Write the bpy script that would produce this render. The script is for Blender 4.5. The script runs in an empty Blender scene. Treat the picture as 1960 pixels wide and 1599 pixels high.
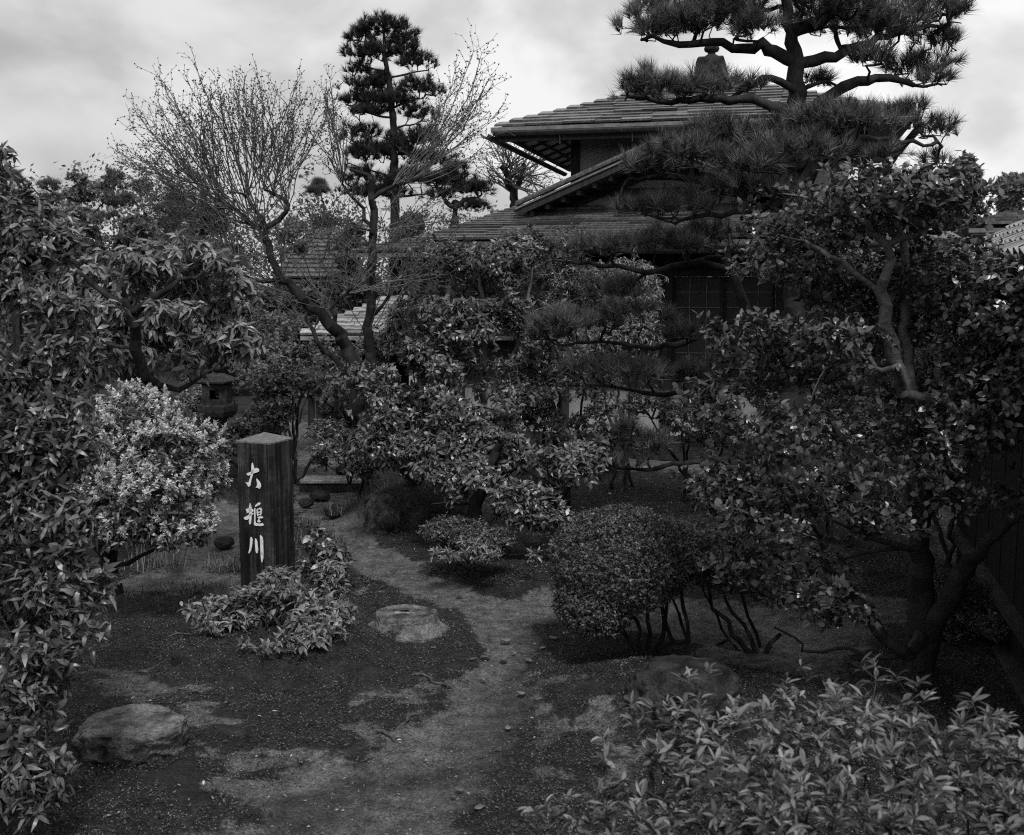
import bpy, math, random
import numpy as np
from mathutils import Vector, Matrix

random.seed(7)
RNG = np.random.default_rng(7)
scene = bpy.context.scene
C = scene.collection

# ------------------------------------------------------------------ camera, sky, sun, exposure
IMG_W, IMG_H, FPX = 1960.0, 1599.0, 2102.0
CAM_H = 2.3
HORIZON = 540.0
PITCH = math.atan((IMG_H / 2 - HORIZON) / FPX)
cam_data = bpy.data.cameras.new('camera')
cam = bpy.data.objects.new('camera', cam_data)
C.objects.link(cam)
cam.location = (0, 0, CAM_H)
cam.rotation_euler = (math.pi / 2 - PITCH, 0, 0)
cam_data.sensor_width = 36
cam_data.lens = 36 * FPX / IMG_W
cam_data.clip_start = 0.05
cam_data.clip_end = 3000
cam_data.dof.use_dof = True
cam_data.dof.focus_distance = 8.5
cam_data.dof.aperture_fstop = 6.0
scene.camera = cam

SUN_EL, SUN_AZ = math.radians(56), math.radians(168)      # azimuth from +Y towards +X
world = bpy.data.worlds.new('World')
scene.world = world
world.use_nodes = True
wn, wl = world.node_tree.nodes, world.node_tree.links
wn.clear()
w_out = wn.new('ShaderNodeOutputWorld')
w_bg = wn.new('ShaderNodeBackground')
w_bg.inputs['Strength'].default_value = 0.091
w_sky = wn.new('ShaderNodeTexSky')
w_sky.sky_type = 'NISHITA'
w_sky.sun_disc = False
w_sky.sun_elevation = SUN_EL
w_sky.sun_rotation = SUN_AZ
w_bw = wn.new('ShaderNodeRGBToBW')
wl.new(w_sky.outputs[0], w_bw.inputs[0])
w_tc = wn.new('ShaderNodeTexCoord')
w_map = wn.new('ShaderNodeMapping')
w_map.inputs['Scale'].default_value = (1.0, 1.0, 1.7)
w_map.inputs['Location'].default_value = (0.35, 0.0, 0.15)
wl.new(w_tc.outputs['Generated'], w_map.inputs[0])
w_n1 = wn.new('ShaderNodeTexNoise')
w_n1.inputs['Scale'].default_value = 5.2
w_n1.inputs['Detail'].default_value = 5
w_n1.inputs['Roughness'].default_value = 0.5
w_n1.inputs['Distortion'].default_value = 0.25
wl.new(w_map.outputs[0], w_n1.inputs['Vector'])
w_r1 = wn.new('ShaderNodeMapRange')
w_r1.inputs[1].default_value, w_r1.inputs[2].default_value = 0.36, 0.62
w_r1.inputs[3].default_value, w_r1.inputs[4].default_value = 0.66, 1.04
w_r1.interpolation_type = 'SMOOTHSTEP'
wl.new(w_n1.outputs['Fac'], w_r1.inputs[0])
# the cloud deck is thinner overhead to the right, thicker at the left
w_dot = wn.new('ShaderNodeVectorMath')
w_dot.operation = 'DOT_PRODUCT'
w_dot.inputs[1].default_value = (.543, .289, .788)
wl.new(w_tc.outputs['Generated'], w_dot.inputs[0])
w_r2 = wn.new('ShaderNodeMapRange')
w_r2.inputs[1].default_value, w_r2.inputs[2].default_value = 0.15, 0.62
w_r2.inputs[3].default_value, w_r2.inputs[4].default_value = 4.5, 6.5
w_r2.interpolation_type = 'SMOOTHSTEP'
wl.new(w_dot.outputs['Value'], w_r2.inputs[0])
w_mix = wn.new('ShaderNodeMix')
w_mix.data_type = 'FLOAT'
w_mix.inputs[0].default_value = 0.88
wl.new(w_bw.outputs[0], w_mix.inputs[2])
wl.new(w_r2.outputs[0], w_mix.inputs[3])
w_mul = wn.new('ShaderNodeMath')
w_mul.operation = 'MULTIPLY'
wl.new(w_mix.outputs[0], w_mul.inputs[0])
wl.new(w_r1.outputs[0], w_mul.inputs[1])
wl.new(w_mul.outputs[0], w_bg.inputs['Color'])
wl.new(w_bg.outputs[0], w_out.inputs['Surface'])

sun_data = bpy.data.lights.new('sun', 'SUN')
sun_data.energy = 1.5
sun_data.angle = math.radians(11)
sun_data.color = (1.0, 1.0, 1.0)
sun = bpy.data.objects.new('sun', sun_data)
C.objects.link(sun)
sd = Vector((math.sin(SUN_AZ) * math.cos(SUN_EL), math.cos(SUN_AZ) * math.cos(SUN_EL), math.sin(SUN_EL)))
sun.rotation_euler = sd.to_track_quat('Z', 'Y').to_euler()
sun.location = (0, 0, 30)

vs = scene.view_settings
vs.view_transform = 'Standard'
vs.look = 'None'
vs.exposure = 0.82
vs.gamma = 1.0
vs.use_curve_mapping = False
scene.cycles.use_denoising = False
scene.cycles.pixel_filter_type = 'BLACKMAN_HARRIS'
scene.cycles.filter_width = 1.1
scene.cycles.max_bounces = 5
scene.cycles.diffuse_bounces = 3
scene.cycles.glossy_bounces = 2
scene.cycles.transmission_bounces = 3
scene.cycles.caustics_reflective = False
scene.cycles.caustics_refractive = False

# ------------------------------------------------------------------ measuring helpers
CP, SP = math.cos(PITCH), math.sin(PITCH)


def ray(px, py):
    x, y = (px - IMG_W / 2) / FPX, (IMG_H / 2 - py) / FPX
    return np.array([x, CP + y * SP, -SP + y * CP])


def P(px, py, d):
    r = ray(px, py)
    return r * (d / r[1]) + np.array([0, 0, CAM_H])


def hash01(i, j, k, seed):
    n = (i.astype(np.int64) * 374761393 + j.astype(np.int64) * 668265263 + k.astype(np.int64) * 2147483647 + seed * 974711) & 0xffffffff
    n = ((n ^ (n >> 13)) * 1274126177) & 0xffffffff
    n = (n ^ (n >> 16)) & 0xffffffff
    return (n & 0xffffff) / float(0xffffff)


def vnoise(x, y, z=0.0, seed=0):
    x, y = np.asarray(x, float), np.asarray(y, float)
    z = np.zeros_like(x) + z
    xi, yi, zi = np.floor(x), np.floor(y), np.floor(z)
    fx, fy, fz = x - xi, y - yi, z - zi
    fx, fy, fz = [f * f * (3 - 2 * f) for f in (fx, fy, fz)]
    out = 0
    for a in (0, 1):
        for b in (0, 1):
            for c in (0, 1):
                w = (fx if a else 1 - fx) * (fy if b else 1 - fy) * (fz if c else 1 - fz)
                out = out + w * hash01(xi + a, yi + b, zi + c, seed)
    return out


def fbm(x, y, z=0.0, seed=0, octv=4):
    o, amp, tot, f = 0, 1.0, 0, 1.0
    for k in range(octv):
        o = o + amp * vnoise(np.asarray(x) * f, np.asarray(y) * f, np.asarray(z) * f, seed + k * 17)
        tot += amp
        amp *= .5
        f *= 2.03
    return o / tot


def seg_dist(x, y, pts):
    """smallest distance / radius to a polyline of (x, y, r)"""
    best = np.full(np.shape(x), 1e9)
    for (x0, y0, r0), (x1, y1, r1) in zip(pts[:-1], pts[1:]):
        dx, dy = x1 - x0, y1 - y0
        t = np.clip(((x - x0) * dx + (y - y0) * dy) / (dx * dx + dy * dy + 1e-9), 0, 1)
        d = np.hypot(x - x0 - t * dx, y - y0 - t * dy) / (r0 + (r1 - r0) * t)
        best = np.minimum(best, d)
    return best


def flatG(px, py):
    r = ray(px, py)
    t = -CAM_H / r[2]
    return r * t + np.array([0, 0, CAM_H])


MOUNDS = []      # x, y, rx, ry, height


def mound(px, py, rx, ry, h):
    g = flatG(px, py)
    MOUNDS.append((g[0], g[1], rx, ry, h))


mound(530, 1260, .80, .55, .15)
mound(775, 1225, .55, .42, .05)
mound(850, 985, 1.15, .65, .30)
mound(1330, 1330, 1.1, .6, .10)
mound(1050, 1110, .8, .6, .05)
mound(80, 1400, 1.2, 1.0, .08)
mound(1300, 1000, 1.6, .9, .10)
mound(330, 1560, .7, .5, .05)
mound(960, 1620, .45, .25, .04)


def height(x, y):
    x, y = np.asarray(x, float), np.asarray(y, float)
    z = (fbm(x * .5, y * .5, 0, 3, 3) - .5) * .10
    for (cx, cy, rx, ry, h) in MOUNDS:
        d = np.clip(1 - ((x - cx) / rx) ** 2 - ((y - cy) / ry) ** 2, 0, 1)
        z = z + h * (d * d * (3 - 2 * d)) ** .7
    return z - .01


def G(px, py):
    g = flatG(px, py)
    for _ in range(6):
        h = float(height(g[0], g[1]))
        r = ray(px, py)
        t = (h - CAM_H) / r[2]
        g = r * t + np.array([0, 0, CAM_H])
    return g


# ------------------------------------------------------------------ materials (a black and white world: neutral greys)
def new_mat(name):
    m = bpy.data.materials.new(name)
    m.use_nodes = True
    nt = m.node_tree
    nt.nodes.clear()
    out = nt.nodes.new('ShaderNodeOutputMaterial')
    b = nt.nodes.new('ShaderNodeBsdfPrincipled')
    nt.links.new(b.outputs[0], out.inputs[0])
    return m, nt, b, out


def N(nt, kind, **kw):
    n = nt.nodes.new(kind)
    for k, v in kw.items():
        if k.startswith('i_'):
            n.inputs[k[2:].replace('_', ' ')].default_value = v
        else:
            setattr(n, k, v)
    return n


def maprange(nt, src, a, b, c, d):
    n = nt.nodes.new('ShaderNodeMapRange')
    for i, v in enumerate((a, b, c, d)):
        n.inputs[i + 1].default_value = v
    nt.links.new(src, n.inputs[0])
    return n.outputs[0]


def math_(nt, op, a, b):
    n = nt.nodes.new('ShaderNodeMath')
    n.operation = op
    for i, s in enumerate((a, b)):
        if isinstance(s, (int, float)):
            n.inputs[i].default_value = s
        else:
            nt.links.new(s, n.inputs[i])
    return n.outputs[0]


def noise(nt, scale, detail=4, rough=.55, vec=None, stretch=None, dist=0):
    tc = nt.nodes.new('ShaderNodeTexCoord')
    src = tc.outputs['Object'] if vec is None else vec
    if stretch:
        mp = nt.nodes.new('ShaderNodeMapping')
        mp.inputs['Scale'].default_value = stretch
        nt.links.new(src, mp.inputs[0])
        src = mp.outputs[0]
    n = nt.nodes.new('ShaderNodeTexNoise')
    n.inputs['Scale'].default_value = scale
    n.inputs['Detail'].default_value = detail
    n.inputs['Roughness'].default_value = rough
    n.inputs['Distortion'].default_value = dist
    nt.links.new(src, n.inputs['Vector'])
    return n.outputs['Fac']


def bump(nt, b, h, strength=.5, dist=.01):
    n = nt.nodes.new('ShaderNodeBump')
    n.inputs['Strength'].default_value = strength
    n.inputs['Distance'].default_value = dist
    nt.links.new(h, n.inputs['Height'])
    nt.links.new(n.outputs[0], b.inputs['Normal'])


def leaf_mat(name, lo, hi, rough=.38, transl=.25, spec=.5, nscale=60):
    m, nt, b, out = new_mat(name)
    at = N(nt, 'ShaderNodeAttribute', attribute_name='tone')
    v = maprange(nt, math_(nt, 'POWER', at.outputs['Fac'], 1.7), 0, 1, lo, hi)
    v = math_(nt, 'MULTIPLY', v, maprange(nt, noise(nt, nscale, 2), .3, .7, .75, 1.25))
    nt.links.new(v, b.inputs['Base Color'])
    b.inputs['Roughness'].default_value = rough
    b.inputs['Specular IOR Level'].default_value = spec
    tr = nt.nodes.new('ShaderNodeBsdfTranslucent')
    nt.links.new(v, tr.inputs[0])
    mx = nt.nodes.new('ShaderNodeMixShader')
    mx.inputs[0].default_value = transl
    nt.links.new(b.outputs[0], mx.inputs[1])
    nt.links.new(tr.outputs[0], mx.inputs[2])
    nt.links.new(mx.outputs[0], out.inputs[0])
    return m


def rough_mat(name, lo, hi, scale=8, detail=6, rough=.85, bstr=.6, bdist=.01, stretch=None, spec=.3, rnd=0.0, a=.35, c=.65, fine=None):
    m, nt, b, out = new_mat(name)
    f = noise(nt, scale, detail, .6, None, stretch, .2)
    v = maprange(nt, f, a, c, lo, hi)
    h = f
    if fine:
        f2 = noise(nt, fine, 3, .6)
        v = math_(nt, 'MULTIPLY', v, maprange(nt, f2, .35, .65, .6, 1.4))
        h = math_(nt, 'ADD', f, math_(nt, 'MULTIPLY', f2, .5))
    if rnd:
        oi = nt.nodes.new('ShaderNodeObjectInfo')
        v = math_(nt, 'MULTIPLY', v, maprange(nt, oi.outputs['Random'], 0, 1, 1 - rnd, 1 + rnd))
    nt.links.new(v, b.inputs['Base Color'])
    b.inputs['Roughness'].default_value = rough
    b.inputs['Specular IOR Level'].default_value = spec
    if bstr:
        bump(nt, b, h, bstr, bdist)
    return m


M = {}
M['leaf_gloss'] = leaf_mat('glossy camellia leaf', .022, .14, .3, .12, .55)
M['leaf_long'] = leaf_mat('long leaf', .022, .24, .36, .22, .6)
M['leaf_pale'] = leaf_mat('pale leaf', 0.07, 0.4, .4, .3, .45)
M['leaf_mid'] = leaf_mat('shrub leaf', .03, .28, .36, .22, .7)
M['leaf_azalea'] = leaf_mat('azalea leaf', .025, .34, .48, .3, .4)
M['leaf_small'] = leaf_mat('clipped leaf', 0.03, 0.2, .45, .2, .4)
M['leaf_far'] = leaf_mat('far leaf', 0.06, 0.24, .6, .3, .2)  # greys lifted in place of haze over the far trees
M['leaf_vfar'] = leaf_mat('haze-paled leaf', 0.14, 0.34, .7, .3, .1)  # distance haze is put into this paler leaf colour
M['flower'] = leaf_mat('pieris flower', .50, .85, .6, .4, .2)
M['needle'] = leaf_mat('pine needle', .025, .22, .5, .1, .35)
M['needle_dark'] = leaf_mat('dark pine needle', 0.02, 0.08, .6, .1, .2)
M['grass'] = leaf_mat('grass blade', 0.05, 0.3, .5, .3, .3)
M['moss_bit'] = leaf_mat('moss tuft', .010, .17, .6, .2, .3)
M['moss_bit_pale'] = leaf_mat('pale moss tuft', .02, .30, .7, .2, .2)
M['bud'] = leaf_mat('bud', .03, .10, .6, .3, .2)
M['bark'] = rough_mat('dark bark', .008, .036, 14, 8, .9, 1.0, .02, (1, 1, .25), .2)
M['bark_pine'] = rough_mat('pine bark', .012, .045, 10, 8, .9, 1.0, .03, (1, 1, .45), .2)
M['bark_pale'] = rough_mat('smooth pale bark', .06, .20, 9, 6, .7, .5, .008, (1, 1, .4), .35)
M['twig'] = rough_mat('twig bark', .025, .07, 20, 4, .8, 0, .01)
M['twig_pale'] = rough_mat('pale twig bark', .07, .18, 20, 4, .8, 0, .01)
M['stone'] = rough_mat('stone', .015, .20, 9, 9, .85, 1.0, .035, None, .3, fine=70)
M['stone_dark'] = rough_mat('mossy dark stone', .005, .045, 7, 9, .9, 1.0, .03, None, .2, fine=60)  # mossy stone, darkened further to carry the front boulder's shade
M['stone_pale'] = rough_mat('pale weathered stone', .14, .36, 10, 8, .8, .8, .012, None, .3, fine=80)
M['lantern'] = rough_mat('lantern stone', .012, .04, 16, 8, .85, .9, .012, None, .3, fine=90)
M['pebble'] = rough_mat('pebble', .05, .15, 20, 6, .7, .6, .006, None, .4, rnd=.4)
M['plaster'] = rough_mat('plaster', .30, .38, 3, 5, .9, .15, .004, None, .2, fine=120)
M['plaster_dim'] = rough_mat('grey clay plaster', .30, .38, 3, 5, .9, .2, .004, (6, 6, .7), .2)
M['timber'] = rough_mat('dark timber', .012, .035, 22, 6, .7, .5, .004, (1, 1, .1), .3)
M['soffit_board'] = rough_mat('soffit boards', .60, .72, 14, 5, .8, .3, .004, (1, 6, 1), .2, rnd=.2)
M['shingle'] = rough_mat('dark wet shingle', .025, .12, 12, 7, .4, .5, .004, (2, 8, 2), .6, rnd=.7)
M['shingle_pale'] = rough_mat('pale shingle', .13, .30, 12, 7, .55, .5, .004, None, .4, rnd=.4)
M['metal'] = rough_mat('dull gutter metal', .04, .08, 8, 4, .4, .1, .002, None, .5)
M['fascia'] = rough_mat('eave edging', .10, .2, 8, 4, .35, .2, .002, None, .6)
M['paper'] = rough_mat('dark paper pane', .05, .07, 3, 4, .8, .05, .002, None, .2, rnd=.12)  # evenly dark grey panes, slight tone change per screen
M['muntin'] = rough_mat('pale lattice bar', .16, .22, 20, 4, .7, .1, .002)
M['tile'] = rough_mat('roof tile', .14, .3, 10, 6, .45, .4, .004, None, .5, rnd=.25)
M['tile_dark'] = rough_mat('dark roof tile', .03, .08, 10, 6, .5, .4, .004, None, .5, rnd=.25)
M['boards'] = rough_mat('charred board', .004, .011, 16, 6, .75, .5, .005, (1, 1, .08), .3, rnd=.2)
M['sill'] = rough_mat('sill stone', .02, .045, 9, 7, .8, .6, .008, None, .3)
M['char'] = rough_mat('white lettering', .45, .88, 26, 7, .7, .3, .001, None, .3, a=.28, c=.45)
M['root'] = rough_mat('root bark', .03, .09, 30, 6, .8, .8, .006)
M['dead'] = rough_mat('dead leaf', .25, .5, 20, 4, .7, .2, .002, rnd=.4)

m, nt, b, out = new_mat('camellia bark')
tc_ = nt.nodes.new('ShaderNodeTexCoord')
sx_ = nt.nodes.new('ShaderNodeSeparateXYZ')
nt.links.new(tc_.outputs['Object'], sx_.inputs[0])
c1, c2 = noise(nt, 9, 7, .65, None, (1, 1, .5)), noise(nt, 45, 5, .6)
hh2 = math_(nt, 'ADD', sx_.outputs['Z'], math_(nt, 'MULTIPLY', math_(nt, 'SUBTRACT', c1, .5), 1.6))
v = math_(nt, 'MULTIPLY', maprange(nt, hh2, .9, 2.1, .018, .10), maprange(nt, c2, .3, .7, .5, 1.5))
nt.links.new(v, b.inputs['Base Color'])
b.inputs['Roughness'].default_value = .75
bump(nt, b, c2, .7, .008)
M['bark_camellia'] = m

# weathered sign post: vertical grain, cracks and scratches
m, nt, b, out = new_mat('weathered post')
g1 = noise(nt, 30, 8, .65, None, (1, 1, .05), .3)
g2 = noise(nt, 5, 6, .6, None, (1, 1, .6), .4)
g3 = noise(nt, 55, 3, .5, None, (1, 1, .012), .15)
g4 = noise(nt, 14, 5, .7, None, (1, 1, 2.5), .6)
v = math_(nt, 'MULTIPLY', maprange(nt, g1, .40, .68, .003, .055), maprange(nt, g2, .35, .65, .3, 1.6))
v = math_(nt, 'MULTIPLY', v, maprange(nt, g3, .36, .42, .12, 1.0))
v = math_(nt, 'MULTIPLY', v, maprange(nt, g4, .5, .72, 1.0, 2.0))
nt.links.new(v, b.inputs['Base Color'])
b.inputs['Roughness'].default_value = .62
b.inputs['Specular IOR Level'].default_value = .3
bump(nt, b, g1, 1.0, .012)
M['post'] = m
M['post_top'] = rough_mat('post cap', .09, .2, 45, 8, .85, .8, .004, None, .2)

# ground
m, nt, b, out = new_mat('garden ground')
pa = N(nt, 'ShaderNodeAttribute', attribute_name='path').outputs['Fac']
da = N(nt, 'ShaderNodeAttribute', attribute_name='damp').outputs['Fac']
n_big, n_mid, n_fine, n_grit = noise(nt, 1.6, 6), noise(nt, 11, 8, .65), noise(nt, 60, 6, .7), noise(nt, 260, 3, .7)
pv = math_(nt, 'MULTIPLY', maprange(nt, n_mid, .32, .68, .042, .175), maprange(nt, n_fine, .32, .68, .35, 1.65))
pv = math_(nt, 'MULTIPLY', pv, maprange(nt, n_grit, .35, .7, .4, 1.8))
pv = math_(nt, 'MULTIPLY', pv, maprange(nt, da, 0, 1, 1.0, .5))
mv = math_(nt, 'MULTIPLY', maprange(nt, n_mid, .32, .68, .008, .035), maprange(nt, n_fine, .32, .68, .3, 1.9))
edge = math_(nt, 'ADD', pa, math_(nt, 'MULTIPLY', math_(nt, 'SUBTRACT', n_mid, .5), 1.1))
fac = maprange(nt, edge, .40, .60, 0, 1)
mx = nt.nodes.new('ShaderNodeMix')
mx.data_type = 'FLOAT'
nt.links.new(fac, mx.inputs[0])
nt.links.new(mv, mx.inputs[2])
nt.links.new(pv, mx.inputs[3])
nt.links.new(mx.outputs[0], b.inputs['Base Color'])
b.inputs['Roughness'].default_value = .85
b.inputs['Specular IOR Level'].default_value = .25
hh = math_(nt, 'ADD', n_mid, math_(nt, 'ADD', math_(nt, 'MULTIPLY', n_fine, .45), math_(nt, 'MULTIPLY', n_grit, .2)))
bump(nt, b, hh, 1.0, .035)
M['ground'] = m


# ------------------------------------------------------------------ mesh helpers
def tag(o, label=None, cat=None, group=None, kind=None):
    if label: o['label'] = label
    if cat: o['category'] = cat
    if group: o['group'] = group
    if kind: o['kind'] = kind
    return o


def thing(name, loc, label, cat, group=None):
    o = bpy.data.objects.new(name, None)
    o.empty_display_size = .2
    C.objects.link(o)
    o.location = Vector([float(v) for v in loc])
    return tag(o, label, cat, group)


def tri_mesh(name, V, T, mat, tone=None, smooth=True):
    me = bpy.data.meshes.new(name)
    V = np.ascontiguousarray(V, dtype=np.float32)
    T = np.ascontiguousarray(T, dtype=np.int32)
    me.vertices.add(len(V))
    me.vertices.foreach_set('co', V.ravel())
    me.loops.add(T.size)
    me.loops.foreach_set('vertex_index', T.ravel())
    me.polygons.add(len(T))
    k = T.shape[1]
    me.polygons.foreach_set('loop_start', np.arange(0, T.size, k, dtype=np.int32))
    me.polygons.foreach_set('use_smooth', np.full(len(T), smooth, dtype=bool))
    me.update(calc_edges=True)
    if tone is not None:
        at = me.attributes.new('tone', 'FLOAT', 'POINT')
        at.data.foreach_set('value', np.ascontiguousarray(tone, dtype=np.float32))
    me.materials.append(mat)
    return me


def link(name, me, parent=None, kind=None, loc=None):
    o = bpy.data.objects.new(name, me)
    C.objects.link(o)
    if parent is not None:
        o.parent = parent
    if loc is not None:
        o.location = Vector([float(v) for v in loc])
    if kind:
        o['kind'] = kind
    return o


def base_of(root):
    return np.array(root.location) if root is not None else np.zeros(3)


def py_mesh(name, verts, faces, mat, parent=None, smooth=False, kind=None, bevel=0):
    """world coordinate verts -> object under parent"""
    b0 = base_of(parent)
    p = parent
    while p is not None and p.parent is not None:
        p = p.parent
        b0 = b0 + np.array(p.location)
    vv = [tuple(float(c) for c in (np.array(v) - b0)) for v in verts]
    me = bpy.data.meshes.new(name)
    me.from_pydata(vv, [], faces)
    me.update()
    me.materials.append(mat)
    if smooth:
        for p_ in me.polygons: p_.use_smooth = True
    o = link(name, me, parent, kind)
    if bevel:
        md = o.modifiers.new('bevel', 'BEVEL')
        md.width = bevel
        md.segments = 2
        md.limit_method = 'ANGLE'
    return o


BOXF = [(0, 3, 2, 1), (4, 5, 6, 7), (0, 1, 5, 4), (1, 2, 6, 5), (2, 3, 7, 6), (3, 0, 4, 7)]


def hexa(name, c8, mat, parent=None, **k):
    return py_mesh(name, c8, BOXF, mat, parent, **k)


def boxf(F, a0, a1, b0, b1, z0, z1):
    """box in a frame F(a,b,z)"""
    return [F(a0, b0, z0), F(a1, b0, z0), F(a1, b1, z0), F(a0, b1, z0), F(a0, b0, z1), F(a1, b0, z1), F(a1, b1, z1), F(a0, b1, z1)]


def beam(p, q, w, h, up=(0, 0, 1)):
    """bar from p to q, width w (sideways), height h (along up)"""
    p, q, up = np.array(p, float), np.array(q, float), np.array(up, float)
    t = (q - p) / np.linalg.norm(q - p)
    s = np.cross(t, up)
    s /= np.linalg.norm(s)
    n = np.cross(s, t)
    s, n = s * w / 2, n * h / 2
    return [p - s - n, p + s - n, q + s - n, q - s - n, p - s + n, p + s + n, q + s + n, q - s + n]


def norm(a):
    a = np.asarray(a, float)
    return a / (np.linalg.norm(a, axis=-1, keepdims=True) + 1e-12)


# leaf templates: length 1 along +Y, face up +Z
def leaf_template(w, fold=.12, curl=.25, kind='full', wide=.45):
    if kind == 'full':
        V = [(0, 0, 0), (-w, wide * .75, fold * w * 3), (-w * .72, wide * .75 + .33, fold * w * 2 - curl * .4), (0, 1, -curl),
             (w * .72, wide * .75 + .33, fold * w * 2 - curl * .4), (w, wide * .75, fold * w * 3), (0, wide * .75, 0), (0, wide * .75 + .33, -curl * .45)]
        T = [(0, 6, 1), (6, 7, 2), (6, 2, 1), (7, 3, 2), (0, 5, 6), (6, 5, 4), (6, 4, 7), (7, 4, 3)]
    elif kind == 'mid':
        V = [(0, 0, 0), (-w * .92, wide * .7, fold * w * 2), (-w * .80, wide * .7 + .36, fold * w - curl * .4), (0, 1, -curl),
             (w * .80, wide * .7 + .36, fold * w - curl * .4), (w * .92, wide * .7, fold * w * 2)]
        T = [(0, 5, 1), (1, 5, 4), (1, 4, 2), (2, 4, 3)]
    else:
        V = [(0, 0, 0), (-w, wide, 0), (0, 1, -curl), (w, wide, 0)]
        T = [(0, 2, 1), (0, 3, 2)]
    return np.array(V, float), np.array(T, int)


def frames(dirs, ups):
    y = norm(dirs)
    x = norm(np.cross(y, ups))
    z = np.cross(x, y)
    return np.stack([x, y, z], axis=2)      # columns


def scatter(templ, pos, dirs, ups, scale, tone, widen=None):
    V, T = templ
    R = frames(dirs, ups)
    sc = np.asarray(scale)[:, None, None]
    L = np.repeat((V[None] * sc), 1, axis=0)
    if widen is not None:
        L = L * widen[:, None, :]
    W = np.einsum('nij,nkj->nki', R, L) + pos[:, None, :]
    n, k = W.shape[:2]
    TT = (T[None] + (np.arange(n) * k)[:, None, None]).reshape(-1, 3)
    return W.reshape(-1, 3), TT, np.repeat(tone, k)


TONES = {}


def single_leaf_mesh(key, templ, mat):
    if key not in TONES:
        lst = []
        for t in (.1, .35, .55, .75, .95):
            V, T = templ
            lst.append(tri_mesh('leaf', V, T, mat, np.full(len(V), t)))
        TONES[key] = lst
    return TONES[key]


def add_leaves(root, key, templ, mat, pos, dirs, ups, scale, tone, singles=0, name='foliage', leaf_name='leaf', far_templ=None):
    """foliage: the leaves nearest the camera as objects, the rest as one part"""
    b0 = base_of(root)
    n = len(pos)
    idx = np.arange(n)
    if singles:
        score = np.linalg.norm(pos - np.array([0, 0, CAM_H]), axis=1) / scale
        rel = pos - np.array([0, 0, CAM_H])
        px = rel[:, 0] / rel[:, 1] * FPX + 980
        py = 540 - rel[:, 2] / rel[:, 1] * FPX
        off = (px < 5) | (px > 1955) | (py < 5) | (py > 1594)
        score = score + off * 1e6
        # nearest per screen cell first, so the objects spread over what is really seen
        cell = (px // 26).astype(int) * 1000 + (py // 26).astype(int)
        order = np.argsort(score)
        seen, pick = set(), []
        for i in order:
            if off[i]: break
            if cell[i] in seen: continue
            seen.add(cell[i])
            pick.append(i)
        if len(pick) > singles:
            pk = np.array(pick)
            pick = list(pk[np.argsort(score[pk])][:singles])
        pick = np.array(pick[:singles], int)
        R = frames(dirs[pick], ups[pick])
        meshes = single_leaf_mesh(key, templ, mat)
        for q, i in enumerate(pick):
            o = bpy.data.objects.new(leaf_name, meshes[min(4, int(tone[i] * 5))])
            C.objects.link(o)
            o.parent = root
            sx = np.array([random.uniform(.7, 1.3), 1, random.uniform(.2, 2.2)])
            mtx = Matrix([[*(R[q][r] * scale[i] * sx), (pos[i] - b0)[r]] for r in range(3)] + [[0, 0, 0, 1]])
            o.matrix_local = mtx
        keep = np.ones(n, bool)
        keep[pick] = False
        idx = idx[keep]
    V, T, tn = scatter(far_templ or templ, pos[idx] - b0, dirs[idx], ups[idx], scale[idx], tone[idx], np.stack([RNG.uniform(.7, 1.3, len(idx)), np.ones(len(idx)), RNG.uniform(.1, 2.4, len(idx))], 1))
    return link(name, tri_mesh(name, V, T, mat, tn), root, 'stuff')


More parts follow.
